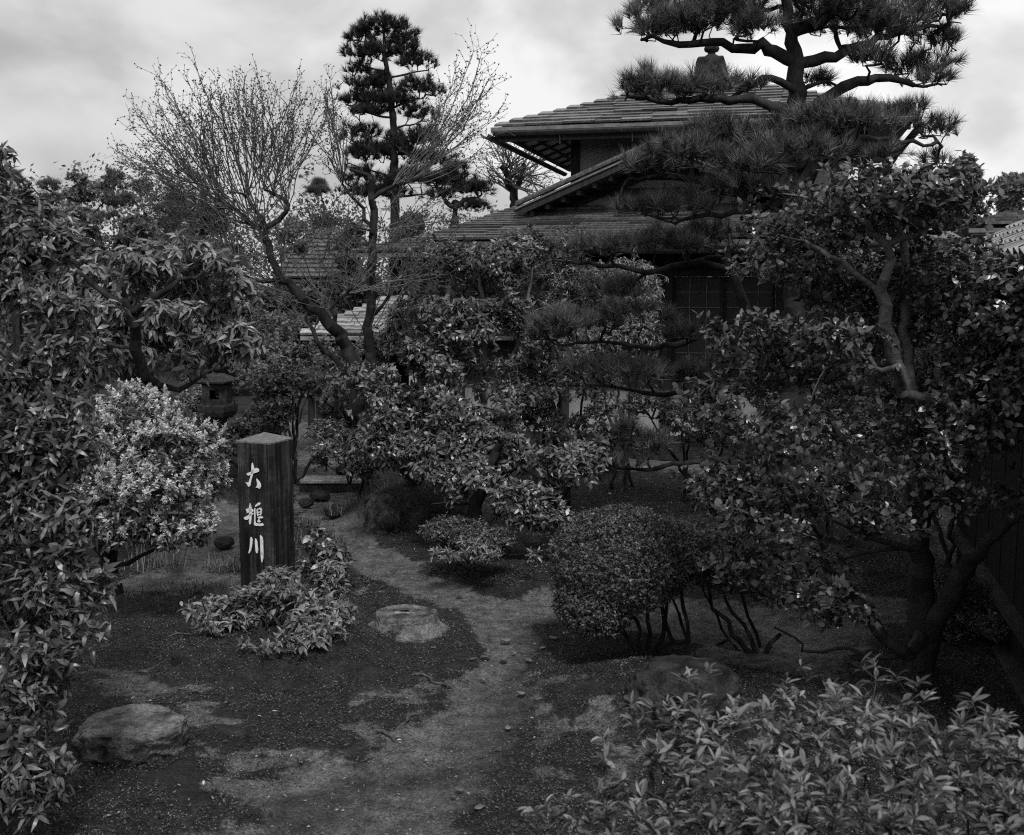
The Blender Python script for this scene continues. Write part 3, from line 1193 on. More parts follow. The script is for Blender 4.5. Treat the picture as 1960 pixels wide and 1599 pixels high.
# front soffit with its own rafters
fs = py_mesh('front_soffit', [H(aL + .05, bE + .06, zE - .06), H(aR - .05, bE + .06, zE - .06), H(aR - ov, bW + .05, zE - .06 + RS * ov), H(aL + ov, bW + .05, zE - .06 + RS * ov)], [(0, 3, 2, 1)], M['soffit_board'], up_roof)
for i in range(14):
    a = aL + ov + .05 + i * .36
    if a < aR - .9: hexa('rafter', beam(H(a, bE + .07, zE - .09), H(a, bW, zE - .09 + RS * ov), .05, .055), M['timber'], fs)
hexa('hip_rafter', beam(sof(aL + .02, bE + .06, -.05), H(aW, bW, zE - .05 + RS * ov), .08, .09), M['timber'], soff)

# finial on the peak
def lathe(name, c, prof, mat, parent, seg=20, square=False):
    V, F = [], []
    n = 4 if square else seg
    for r, z in prof:
        for i in range(n):
            th = 2 * math.pi * (i + (.5 if square else 0)) / n
            rr = r * (1.414 if square else 1)
            V.append(c + UU * math.cos(th) * rr + UW * math.sin(th) * rr + UZ * z)
    for k in range(len(prof) - 1):
        for i in range(n):
            j = (i + 1) % n
            F.append((k * n + i, k * n + j, (k + 1) * n + j, (k + 1) * n + i))
    F.append(tuple(range(n))[::-1])
    F.append(tuple(range((len(prof) - 1) * n, len(prof) * n)))
    return py_mesh(name, V, F, mat, parent, smooth=not square)


top = H(aM, bM, zP)
zb = onb(1360, 160, bM)[1]
z1 = onb(1360, 112, bM)[1]
z2 = onb(1360, 86, bM)[1]
fin = lathe('finial', top * np.array([1, 1, 0]), [(.30, zb - .1), (.30, zb), (.24, zb + .03), (.21, z1 - .08), (.19, z1 - .02), (.17, z1 + .0)], M['stone_dark'], up_roof, square=True)
hh_ = z2 - z1
lathe('finial_jewel', top * np.array([1, 1, 0]), [(.15, z1), (.10, z1 + .03), (.055, z1 + .06), (.055, z1 + .08), (.10, z1 + hh_ * .5), (.115, z1 + hh_ * .7), (.10, z1 + hh_ * .9), (.04, z1 + hh_ * 1.02), (.008, z1 + hh_ * 1.1)], M['stone_dark'], fin)

# upper walls
zW0 = 2.4
hexa('upper_wall', boxf(H, aW, aR - .72, bW, bW + .12, zW0, zE + .2), M['plaster_dim'], house)
hexa('upper_side_wall', boxf(H, aW - .0, aW + .12, bW + .122, bE + 2 * half - 1, zW0, zE + .2), M['plaster_dim'], house)
hexa('corner_post', boxf(H, aW - .07, aW + .055, bW - .02, bW + .14, zW0, zE + .15), M['timber'], house)
aWR = onb(1700, 300, bW)[0]
for px in (1290, 1405, 1500, 1600, 1652):
    a = onb(px, 300, bW)[0]
    hexa('wall_post', boxf(H, a - .05, a + .05, bW - .015, bW + .1, zW0, zE + .15), M['timber'], house)
hexa('wall_beam', boxf(H, aW + .06, aR - .72, bW - .012, bW + .05, zE - .02, zE + .12), M['timber'], house)
hexa('upper_window', boxf(H, onb(1410, 250, bW)[0], onb(1495, 250, bW)[0], bW - .02, bW + .02, onb(1450, 330, bW)[1], onb(1450, 262, bW)[1]), M['boards'], house)
for t_ in (.25, .5, .75):
    a = onb(1410 + 85 * t_, 250, bW)[0]
    hexa('window_bar', boxf(H, a - .012, a + .012, bW - .035, bW - .022, onb(1450, 330, bW)[1], onb(1450, 262, bW)[1]), M['timber'], house)

# lower roof (front slope, hipped at the left)
bF = -1.0
aFL, zF = onb(800, 464, bF)
aFR = onb(1840, 470, bF)[0]
bT = 1.0
aTL, zT = onb(1000, 398, bT)
lrun = bT - bF
LS = (zT - zF) / lrun
hipk = (aTL - aFL) / lrun
lower = py_mesh('lower_roof', [H(aFL, bF, zF), H(aFR, bF, zF), H(aFR - .5, bT, zT), H(aTL, bT, zT), H(aFL, bF + 5, zF), H(aTL, bT + 3, zT),
                               H(aFL, bF, zF - .05), H(aFR, bF, zF - .05), H(aFR - .5, bT, zT - .05), H(aTL, bT, zT - .05), H(aFL, bF + 5, zF - .05), H(aTL, bT + 3, zT - .05)],
                [(0, 1, 2, 3), (0, 3, 5, 4), (6, 9, 8, 7), (6, 10, 11, 9), (0, 6, 7, 1), (0, 4, 10, 6)], M['shingle'], house)
shingle_rows(lower, H(0, bF - .02, zF), UU, UW, LS, lambda k: (aFL + k * hipk, min(aFR, onb(1640, 430, bF)[0])), lrun - .02, .135, .62, 'shingle', th=.035, jit=.010)
hexa('lower_fascia', boxf(H, aFL, aFR, bF + .02, bF + .06, zF - .16, zF - .052), M['timber'], lower)
gutter(lower, H(aFL, bF - .07, zF - .06), H(aFR, bF - .07, zF - .06), .05)
for i in range(24):
    a = aFL + .2 + i * .38
    if a < aFR: hexa('rafter', beam(H(a, bF + .07, zF - .09), H(a, .3, zF - .09 + LS * 1.3), .05, .06), M['timber'], lower)
# left-back low wing with its own eave, seen past the bare tree
wing = thing('side_wing', H(-5.5, 3.0, 0), 'low shingled wing of the house left behind the bare tree', 'house wing')
aw0, zw = onb(670, 462, 3.0)
aw1 = onb(850, 462, 3.0)[0]
wr = py_mesh('roof', [H(aw0, 3, zw - .2), H(aw1, 3, zw - .2), H(aw1, 5.2, zw + .25), H(aw0 + 1.2, 5.2, zw + .25), H(aw0, 3, zw - .26), H(aw1, 3, zw - .26), H(aw1, 5.2, zw + .19), H(aw0 + 1.2, 5.2, zw + .19)], BOXF, M['shingle'], wing)
shingle_rows(wr, H(0, 3 - .02, zw - .2), UU, UW, .45 / 2.2, lambda k: (aw0 + k * .55, aw1), 2.1, .17, .7, 'shingle', th=.035)
hexa('wall', boxf(H, aw0 + .6, aw1, 4.0, 4.1, 0, zw - .05), M['plaster_dim'], wing)
for t_ in (0, .33, .66, 1):
    a = aw0 + .6 + (aw1 - aw0 - .6) * t_
    hexa('post', boxf(H, a - .05, a + .05, 3.97, 4.07 + .06, 0, zw - .04), M['timber'], wing)

# gable riding on the lower roof
bG = .05
ag0, zg0 = onb(988, 398, bG)
ag1, zg1 = onb(1180, 312, bG)
gs = (zg1 - zg0) / (ag1 - ag0)
agA = onb(1262, 270, bG)[0]
zgA = zg0 + (agA - ag0) * gs
agR = 2 * agA - ag0
gable = py_mesh('gable_roof', [H(ag0, bG, zg0), H(agA, bG, zgA), H(agR, bG, zg0), H(ag0, bW, zg0), H(agA, bW, zgA), H(agR, bW, zg0),
                               H(ag0 + .12, bG, zg0 - .07), H(agA, bG, zgA - .13), H(agR - .12, bG, zg0 - .07), H(ag0 + .12, bW, zg0 - .07), H(agA, bW, zgA - .13), H(agR - .12, bW, zg0 - .07)],
                [(0, 1, 4, 3), (1, 2, 5, 4), (6, 9, 10, 7), (7, 10, 11, 8), (0, 6, 7, 1), (1, 7, 8, 2), (0, 3, 9, 6), (2, 8, 11, 5)], M['shingle'], house)
for (s0, s1) in (((ag0, zg0), (agA, zgA)), ((agA, zgA), (agR, zg0))):
    dz = 0.0
    hexa('verge_shingle', beam(H(s0[0], bG - .02, s0[1] + .035), H(s1[0], bG - .02, s1[1] + .035), .12, .03), M['shingle'], gable)
    hexa('verge_shingle', beam(H(s0[0], bG + .03, s0[1] + .070), H(s1[0], bG + .03, s1[1] + .070), .10, .03), M['shingle'], gable)
    hexa('verge_edging', beam(H(s0[0], bG - .05, s0[1] - .02), H(s1[0], bG - .05, s1[1] - .02), .03, .022), M['fascia'], gable)
    hexa('bargeboard', beam(H(s0[0], bG - .03, s0[1] - .075), H(s1[0], bG - .03, s1[1] - .075), .03, .085), M['timber'], gable)
    n_ = 9
    for i in range(1, n_):
        t_ = i / n_
        a, z = s0[0] + (s1[0] - s0[0]) * t_, s0[1] + (s1[1] - s0[1]) * t_
        hexa('lookout', beam(H(a, bG + .0, z - .16), H(a, bG + .75, z - .16), .05, .06), M['timber'], gable)
bp = bG + .75
py_mesh('gable_wall', [H(ag0 + .3, bp, zg0 - .2), H(agR - .3, bp, zg0 - .2), H(agR - .3, bp, zg0 + .05), H(agA, bp, zgA - .15), H(ag0 + .3, bp, zg0 + .05)], [(0, 1, 2, 3, 4)], M['plaster_dim'], house)
azb, zzb = onb(1150, 368, bp)
hexa('gable_beam', boxf(H, ag0 + .2, agR - .2, bp - .08, bp - .003, zzb - .06, zzb + .04), M['timber'], house)
for side_ in (0, 1):
    e0 = (ag0 + .35) if side_ == 0 else (agR - .35)
    hexa('purlin', beam(H(e0, bp - .05, zg0 - .02), H(agA, bp - .05, zgA - .22), .06, .12), M['timber'], house)

# lower walls
zB0 = onb(1276, 832, 0)[1]
zB1 = onb(1276, 742, 0)[1]
zS1 = onb(1276, 530, 0)[1]
aA = onb(860, 800, 0)[0]
aB = onb(1900, 800, 0)[0]
hexa('base_stone', boxf(H, aA, aB, -.02, .2, -.1, zB0 - .02), M['stone_dark'], house)
hexa('lower_plaster', boxf(H, aA + .02, aB, .04, .14, zB0 - .018, zB1), M['plaster'], house)
hexa('sill_beam', boxf(H, aA, aB, -.01, .16, zB1 + .002, zB1 + .06), M['timber'], house)
hexa('head_beam', boxf(H, aA, aB, -.01, .16, zS1, zS1 + .08), M['timber'], house)
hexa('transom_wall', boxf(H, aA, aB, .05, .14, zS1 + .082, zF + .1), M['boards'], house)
apost = [onb(px, 700, 0)[0] for px in (880, 1080, 1276, 1490, 1700)]
for a in apost:
    hexa('post', boxf(H, a - .06, a + .06, -.03, .17, 0, zF + .1), M['timber'], house)
for i in range(len(apost) - 1):
    a0, a1 = apost[i] + .062, apost[i + 1] - .062
    for s in range(2):
        s0, s1 = a0 + (a1 - a0) * s / 2, a0 + (a1 - a0) * (s + 1) / 2
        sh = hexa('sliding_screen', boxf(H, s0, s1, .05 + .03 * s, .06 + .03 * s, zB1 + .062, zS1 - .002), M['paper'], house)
        bb = .043 + .03 * s
        for e in (s0, s1 - .035):
            hexa('stile', boxf(H, e, e + .035, bb - .018, bb + .004, zB1 + .063, zS1 - .003), M['timber'], sh)
        for c in range(1, 3):
            a = s0 + (s1 - s0) * c / 3
            hexa('lattice_bar', boxf(H, a - .005, a + .005, bb - .006, bb + .004, zB1 + .064, zS1 - .004), M['muntin'], sh)
        for rr in range(1, 7):
            z = zB1 + .06 + (zS1 - zB1 - .06) * rr / 7
            hexa('lattice_bar', boxf(H, s0 + .036, s1 - .036, bb - .012, bb - .002, z - .005, z + .005), M['timber' if rr == 4 else 'muntin'], sh)
# ledge of gravel before the house
hexa('stone_kerb', boxf(H, aA - 1, aB, -1.0, -.85, -.05, .06), M['stone'], house, bevel=.01)


# ------------------------------------------------------------------ pale roofed shelter, distant house, right buildings
def hip_roof(root, c0, ua, ub, hw, hd, z0, z1, ridge, mat, rows, L, rmat, front_only=True):
    def F(a, b, z): return c0 * np.array([1, 1, 0]) + ua * a + ub * b + UZ * z
    V = [F(-hw, -hd, z0), F(hw, -hd, z0), F(hw, hd, z0), F(-hw, hd, z0), F(-ridge, 0, z1), F(ridge, 0, z1),
         F(-hw, -hd, z0 - .05), F(hw, -hd, z0 - .05), F(hw, hd, z0 - .05), F(-hw, hd, z0 - .05)]
    o = py_mesh('roof', V, [(0, 1, 5, 4), (1, 2, 5), (2, 3, 4, 5), (3, 0, 4), (0, 6, 7, 1), (1, 7, 8, 2), (2, 8, 9, 3), (3, 9, 6, 0), (6, 9, 8, 7)], M[mat], root)
    k = (hw - ridge) / hd
    shingle_rows(o, F(0, -hd - .01, z0), ua, ub, (z1 - z0) / hd, lambda q: (-hw + q * k, hw - q * k), hd - .02, hd / rows, L, rmat, th=.03)
    hexa('ridge_cap', boxf(lambda a, b, z: F(a, b, z), -ridge, ridge, -.07, .07, z1 - .01, z1 + .07), M[mat], o)
    return o, F


cs = P(790, 610, 15.3)
sh_root = thing('garden_shelter', cs * np.array([1, 1, 0]), 'small open shelter with pale striped roof right of the bare tree trunk', 'shelter')
zlo, zhi = P(790, 643, 14.6)[2], P(790, 575, 15.3)[2]
xl = P(580, 643, 14.6)[0] - cs[0]
o_, Fs = hip_roof(sh_root, cs, np.array([1., 0, 0]), np.array([0, 1., 0]), -xl, .9, zlo, zhi, .35, 'shingle_pale', 10, .55, 'shingle_pale')
for a in (-1.2, 0.05, 1.2):
    for b_ in (-.6, .6):
        hexa('post', boxf(Fs, a - .05, a + .05, b_ - .05, b_ + .05, -.05, zlo + .02), M['plaster_dim' if a == .05 else 'timber'], sh_root)
hexa('back_wall', boxf(Fs, -1.2, 1.2, .66, .72, -.05, zlo), M['boards'], sh_root)

cd = P(415, 570, 22)
dh = thing('distant_house', cd * np.array([1, 1, 0]), 'distant small gabled house with pale wall among the trees at left', 'house')


def FD(a, b, z): return cd * np.array([1, 1, 0]) + np.array([a, b, z])


def zat(py, d): return P(415, py, d)[2]


s22 = 22 / FPX
hexa('wall', boxf(FD, -30 * s22, 55 * s22, .4, 2.0, 0, zat(532, 22.4)), M['plaster'], dh)
rf = py_mesh('eave_roof', [FD(-45 * s22, -.9, zat(592, 21)), FD(80 * s22, -.9, zat(592, 21)), FD(50 * s22, .39, zat(558, 22.3)), FD(-32 * s22, .39, zat(558, 22.3)),
                          FD(-45 * s22, -.9, zat(597, 21)), FD(80 * s22, -.9, zat(597, 21)), FD(50 * s22, .39, zat(563, 22.3)), FD(-32 * s22, .39, zat(563, 22.3))], BOXF, M['shingle_pale'], dh)
shingle_rows(rf, FD(0, -.92, zat(592, 21)), np.array([1., 0, 0]), np.array([0, 1., 0]), (zat(558, 22.3) - zat(592, 21)) / 1.29, lambda k: (-45 * s22 + k * .1, 80 * s22 - k * .24), 1.27, .12, .5, 'shingle_pale', th=.03)
hexa('wall_base', boxf(FD, -30 * s22, 55 * s22, .3, .38, 0, zat(562, 22.3)), M['boards'], dh)
gr = py_mesh('gable_roof', [FD(-40 * s22, -.1, zat(545, 22)), FD(0 * s22, -.1, zat(508, 22)), FD(65 * s22, -.1, zat(548, 22)), FD(-40 * s22, 2.2, zat(545, 22)), FD(0, 2.2, zat(508, 22)), FD(65 * s22, 2.2, zat(548, 22)),
                           FD(-40 * s22, -.1, zat(551, 22)), FD(0 * s22, -.1, zat(514, 22)), FD(65 * s22, -.1, zat(554, 22)), FD(-40 * s22, 2.2, zat(551, 22)), FD(0, 2.2, zat(514, 22)), FD(65 * s22, 2.2, zat(554, 22))],
             [(0, 1, 4, 3), (1, 2, 5, 4), (6, 9, 10, 7), (7, 10, 11, 8), (0, 6, 7, 1), (1, 7, 8, 2), (0, 3, 9, 6), (2, 8, 11, 5)], M['tile'], dh)

cf = P(610, 490, 27)
fh = thing('far_tiled_house', cf * np.array([1, 1, 0]), 'far house with a small dark tiled roof between the bare branches', 'house')


def FF(a, b, z): return cf * np.array([1, 1, 0]) + np.array([a, b, z])


zf0, zf1 = P(610, 535, 25.5)[2], P(610, 450, 27.5)[2]
ft = py_mesh('roof', [FF(-.8, -1.5, zf0), FF(1.2, -1.5, zf0), FF(.9, .8, zf1), FF(-.4, .8, zf1), FF(-.8, -1.5, zf0 - .06), FF(1.2, -1.5, zf0 - .06), FF(.9, .8, zf1 - .06), FF(-.4, .8, zf1 - .06)], BOXF, M['tile_dark'], fh)
shingle_rows(ft, FF(0, -1.52, zf0), np.array([1., 0, 0]), np.array([0, 1., 0]), (zf1 - zf0) / 2.3, lambda k: (-.8 + k * .17, 1.2 - k * .13), 2.28, .22, .3, 'tile_dark', th=.045, name='tile')
hexa('wall', boxf(FF, -.4, .9, -.6, .6, 0, zf0 + .1), M['plaster_dim'], fh)

# right: house behind with long eave
rb = thing('right_house', H(0, 0, 0) + UU * 3.4 + UW * -2.6, 'dark house at the right edge with shingled eave under bright edging', 'house')
bR = -2.6
ar0, zr = onb(1858, 437, bR)
ar1 = ar0 + 3.0
rslope = .13
rr_ = py_mesh('roof', [H(ar0, bR, zr), H(ar1, bR, zr), H(ar1, bR + 1.6, zr + 1.6 * rslope), H(ar0 + .5, bR + 1.6, zr + 1.6 * rslope), H(ar0, bR, zr - .05), H(ar1, bR, zr - .05), H(ar1, bR + 1.6, zr + 1.6 * rslope - .05), H(ar0 + .5, bR + 1.6, zr + 1.6 * rslope - .05)], BOXF, M['shingle'], rb)
shingle_rows(rr_, H(0, bR - .02, zr), UU, UW, rslope, lambda k: (ar0 + k * .4, ar1), 1.5, .16, .5, 'shingle', th=.03)
hexa('eave_edging', boxf(H, ar0 - .02, ar1, bR - .05, bR + .02, zr - .045, zr - .004), M['fascia'], rr_)
gutter(rr_, H(ar0, bR - .09, zr - .06), H(ar1, bR - .09, zr - .06), .05)
hexa('fascia', boxf(H, ar0 + .05, ar1, bR + .03, bR + .07, zr - .18, zr - .054), M['timber'], rr_)
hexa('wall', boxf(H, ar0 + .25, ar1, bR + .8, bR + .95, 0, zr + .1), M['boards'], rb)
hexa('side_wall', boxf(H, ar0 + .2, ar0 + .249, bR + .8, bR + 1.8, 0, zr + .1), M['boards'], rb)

# right: tile-capped wall running towards the camera
WF = np.array([3.2, 7.3, 0])


def W(a, b, z):      # a: out to the right from the wall foot line, b: along the wall, away
    return WF + UU * a + UW * b + UZ * z


gw = thing('garden_wall', W(.1, -1, 0), 'dark boarded garden wall with tiled coping along the right edge', 'wall')
hexa('footing', boxf(W, -.02, .25, -3.2, 1.6, -.15, .02), M['sill'], gw, bevel=.01)
hexa('stone_base', boxf(W, .07, .22, -3.2, 1.55, .022, .26), M['boards'], gw)
hexa('sill_beam', boxf(W, -.0, .22, -3.2, 1.6, .262, .33), M['sill'], gw)
for i in range(20):
    b_ = -3.1 + i * .235
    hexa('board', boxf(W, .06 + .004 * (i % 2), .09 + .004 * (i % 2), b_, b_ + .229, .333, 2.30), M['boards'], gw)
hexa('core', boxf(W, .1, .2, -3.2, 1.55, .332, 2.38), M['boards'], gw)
zt0 = 2.40
tl = py_mesh('coping', [W(-.12, -3.2, zt0), W(-.12, 1.6, zt0), W(.45, 1.6, zt0 + .30), W(.45, -3.2, zt0 + .30), W(-.12, -3.2, zt0 - .03), W(-.12, 1.6, zt0 - .03), W(.45, 1.6, zt0 + .2), W(.45, -3.2, zt0 + .2),
                       W(1.0, 1.6, zt0), W(1.0, -3.2, zt0)],
             [(0, 1, 2, 3), (4, 7, 6, 5), (0, 4, 5, 1), (1, 5, 6, 2), (0, 3, 7, 4), (2, 8, 9, 3)], M['tile_dark'], gw)
# pantiles with wavy fronts, four courses
pv_, pf_ = [], []
n_ = 11
for e in range(2):
    for i in range(n_):
        th = i / (n_ - 1)
        zz = .026 * math.cos(th * 2 * math.pi) + .012 * math.sin(th * math.pi)
        pv_.append((e * .21, th * .155, zz + .0))
for e in range(2):
    for i in range(n_):
        x_, y_, z_ = pv_[e * n_ + i]
        pv_.append((x_, y_, z_ - .022))
for i in range(n_ - 1):
    pf_ += [(i, i + 1, n_ + i + 1, n_ + i), (2 * n_ + i, 3 * n_ + i, 3 * n_ + i + 1, 2 * n_ + i + 1), (i, 2 * n_ + i, 2 * n_ + i + 1, i + 1), (n_ + i, n_ + i + 1, 3 * n_ + i + 1, 3 * n_ + i)]
pant = bpy.data.meshes.new('tile')
pant.from_pydata(pv_, [], pf_)
for p_ in pant.polygons: p_.use_smooth = False
pant.materials.append(M['tile'])
sl = norm(UU + UZ * (.30 / .57))
for cidx in range(4):
    for i in range(29):
        o = bpy.data.objects.new('tile', pant)
        C.objects.link(o)
        o.parent = tl
        yv = UW
        xv = norm(sl - UZ * .10)
        zv = np.cross(xv, yv)
        pos = W(-.16 + cidx * .155, -3.15 + i * .160, zt0 + .06 + cidx * .155 * .53) - np.array(gw.location) + RNG.normal(0, .002, 3)
        o.matrix_local = Matrix([[xv[k], yv[k], zv[k], pos[k]] for k in range(3)] + [[0, 0, 0, 1]])

# ------------------------------------------------------------------ sign post with lettering
PB = G(520, 1128)
PB[1] = 8.2
PB[0] = P(514, 1000, 8.2)[0]
zpost0 = float(height(PB[0], PB[1])) - .1
vdir = norm(np.array([-PB[0], -PB[1], 0]))              # towards the camera
right = np.array([-vdir[1], vdir[0], 0])               # screen right, seen from the camera
if right[0] < 0: right = -right
al = math.radians(34.4)
nL = norm(vdir * math.cos(al) - right * math.sin(al))  # normal of the wide left face
nR = norm(vdir * math.sin(al) + right * math.cos(al))
S = .305
fc = np.array([P(517, 850, 8.05)[0], 8.05, 0])         # front edge
cornF = fc
cornL = fc - nR * S
cornR = fc - nL * S
cornB = fc - nR * S - nL * S
zTop = P(517, 849, 8.05)[2]
zApex = P(513, 829, 8.2)[2]
post = thing('sign_post', (fc + cornB) / 2 + UZ * (zpost0 + .1), 'square dark wooden post with three white brush characters', 'sign post')
NB = 26
body_z = [zpost0 + (zTop - .012 - zpost0) * k / (NB - 1) for k in range(NB)]
cr = [cornF, cornR, cornB, cornL]
V, F = [], []
ctr_ = (cornF + cornB) / 2
for z in body_z:
    for qi, q in enumerate(cr):
        # worn corners: two points a side, the wear wandering with height
        prv, nxt = cr[(qi - 1) % 4], cr[(qi + 1) % 4]
        w_ = .006 + .012 * float(vnoise(z * 9, qi * 3.7, 0, 5)) ** 2 + .010 * float(vnoise(z * 31, qi * 5.1, 0, 6)) ** 3
        for other in (prv, nxt):
            e_ = q + norm(other - q) * w_
            e_ = e_ + norm(e_ - ctr_) * float(RNG.normal(0, .0006))
            V.append(e_ * np.array([1, 1, 0]) + UZ * z)
for k in range(NB - 1):
    for i in range(8):
        j = (i + 1) % 8
        F.append((k * 8 + i, k * 8 + j, k * 8 + 8 + j, k * 8 + 8 + i))
F.append(tuple(range((NB - 1) * 8, NB * 8)))
py_mesh('shaft', V, F, M['post'], post)
cc = (cornF + cornB) / 2
V = [cc + (q - cc) * 1.01 for q in cr]
V = [v * np.array([1, 1, 0]) + UZ * (zTop - .010) for v in V] + [v * np.array([1, 1, 0]) + UZ * (zTop + .002) for v in V] + [cc * np.array([1, 1, 0]) + UZ * zApex]
py_mesh('cap', V, [(0, 1, 5, 4), (1, 2, 6, 5), (2, 3, 7, 6), (3, 0, 4, 7), (4, 5, 8), (5, 6, 8), (6, 7, 8), (7, 4, 8), (3, 2, 1, 0)], M['post_top'], post)

# brush strokes, measured on the left face (zoomed pixels -> u across 0..1, v metres below the top)
def uv(zx, zy):
    xl_ = 178 + (zy - 222) * (215 - 178) / (1530 - 222)
    xr_ = 497 + (zy - 235) * (520 - 497) / (1530 - 235)
    u = (zx - xl_) / (xr_ - xl_)
    px, py = 420 + zx / 4.846, 800 + zy / 4.846
    # height from the ray hitting the face
    r = ray(px, py)
    o = np.array([0, 0, CAM_H]) - cornF * np.array([1, 1, 0])
    t = -np.dot(o, nL) / np.dot(r, nL)
    return u, (o + r * t)[2] + 0.0


def face_pt(u, z, off):
    return (cornL + (cornF - cornL) * u) * np.array([1, 1, 0]) + nL * off + UZ * z


def stroke(pts, parent):
    """pts: closed outline in zoom pixels"""
    n = len(pts)
    q = [uv(*p_) for p_ in pts]
    V = [face_pt(u, z, .0015) for u, z in q] + [face_pt(u, z, .007) for u, z in q]
    F = [tuple(range(n, 2 * n))] + [(i, (i + 1) % n, n + (i + 1) % n, n + i) for i in range(n)]
    return py_mesh('brush_stroke', V, F, M['char'], parent)


ch = [py_mesh('white_character', [face_pt(*uv(*q), .0008) for q in box], [(0, 1, 2, 3)], M['post'], post) for box in
      ([(330, 560), (345, 560), (345, 575), (330, 575)], [(340, 900), (345, 900), (345, 905), (340, 905)], [(365, 1200), (370, 1200), (370, 1205), (365, 1205)])]
# dai
stroke([(332, 422), (338, 418), (344, 440), (352, 470), (348, 500), (338, 540), (324, 590), (318, 628), (305, 643), (296, 636), (282, 610), (268, 604), (284, 602), (300, 602), (312, 570), (322, 528), (328, 490), (328, 450)], ch[0])
stroke([(282, 520), (296, 512), (325, 500), (350, 478), (368, 466), (384, 470), (397, 485), (396, 500), (380, 508), (355, 514), (325, 528), (302, 538), (290, 532)], ch[0])
stroke([(374, 566), (382, 574), (396, 590), (410, 612), (415, 636), (408, 655), (398, 660), (386, 650), (366, 648), (378, 630), (380, 605), (374, 585)], ch[0])
# i (weir)
stroke([(310, 796), (318, 800), (326, 840), (330, 880), (326, 930), (320, 985), (310, 992), (302, 970), (304, 920), (306, 870), (304, 830)], ch[1])
stroke([(274, 850), (290, 842), (312, 838), (332, 850), (344, 862), (340, 876), (322, 874), (302, 880), (286, 886), (282, 868)], ch[1])
stroke([(254, 932), (268, 918), (290, 910), (306, 892), (330, 888), (346, 890), (330, 906), (308, 916), (304, 934), (290, 948), (268, 946)], ch[1])
stroke([(352, 838), (360, 842), (362, 900), (360, 960), (364, 980), (390, 984), (420, 980), (436, 990), (434, 1000), (412, 1006), (384, 1004), (356, 1000), (348, 985), (352, 930), (350, 870)], ch[1])
stroke([(356, 818), (372, 802), (392, 786), (410, 796), (404, 808), (384, 816), (366, 828)], ch[1])
stroke([(374, 848), (382, 844), (386, 880), (388, 912), (380, 914), (374, 885)], ch[1])
stroke([(378, 850), (400, 836), (418, 842), (422, 862), (418, 892), (410, 908), (402, 904), (408, 880), (408, 856), (398, 848), (382, 858)], ch[1])
stroke([(384, 876), (404, 868), (406, 876), (386, 884)], ch[1])
stroke([(384, 898), (404, 892), (406, 900), (386, 908)], ch[1])
stroke([(378, 924), (404, 914), (426, 920), (430, 930), (414, 934), (392, 934)], ch[1])
stroke([(394, 930), (402, 932), (396, 950), (408, 966), (398, 972), (378, 966), (384, 950)], ch[1])
# kawa (river)
stroke([(318, 1108), (326, 1112), (334, 1136), (332, 1170), (326, 1205), (318, 1236), (308, 1254), (296, 1258), (300, 1240), (308, 1205), (312, 1165), (312, 1130)], ch[2])
stroke([(358, 1122), (366, 1126), (376, 1150), (380, 1190), (384, 1225), (380, 1254), (368, 1258), (362, 1236), (358, 1190), (356, 1150)], ch[2])
stroke([(402, 1092), (412, 1096), (424, 1112), (430, 1140), (430, 1200), (432, 1260), (430, 1310), (420, 1344), (414, 1336), (408, 1290), (406, 1220), (404, 1150)], ch[2])

# ------------------------------------------------------------------ stones
def rock(name, label, c, r, mat, seed, flat_top=None, lumps=.25, cat='rock', group=None, det=5, boxy=1.0, rot=0.0):
    import bmesh
    bm = bmesh.new()
    bmesh.ops.create_icosphere(bm, subdivisions=det, radius=1)
    V = np.array([v.co[:] for v in bm.verts])
    if boxy != 1.0:
        V = np.sign(V) * np.abs(V) ** boxy
        V = V / np.abs(V).max()
    n1 = fbm(V[:, 0] * 1.3 + seed, V[:, 1] * 1.3, V[:, 2] * 1.3 + seed, seed, 4) - .5
    n2 = fbm(V[:, 0] * 5 + seed, V[:, 1] * 5, V[:, 2] * 7, seed + 3, 4) - .5
    V = V * (1 + lumps * 2 * n1 + .30 * n2)[:, None]
    if flat_top is not None:
        zt = flat_top + .10 * n1
        V[:, 2] = np.where(V[:, 2] > zt, zt + (V[:, 2] - zt) * .12, V[:, 2])
    V = V * np.array(r)
    cs_, sn_ = math.cos(rot), math.sin(rot)
    V = np.stack([V[:, 0] * cs_ - V[:, 1] * sn_, V[:, 0] * sn_ + V[:, 1] * cs_, V[:, 2]], 1)
    for v, q in zip(bm.verts, V): v.co = q
    me_ = bpy.data.meshes.new(name)
    bm.to_mesh(me_)
    bm.free()
    for p_ in me_.polygons: p_.use_smooth = True
    me_.materials.append(mat)
    o = link(name, me_, None, None, c)
    tag(o, label, cat, group)
    return o


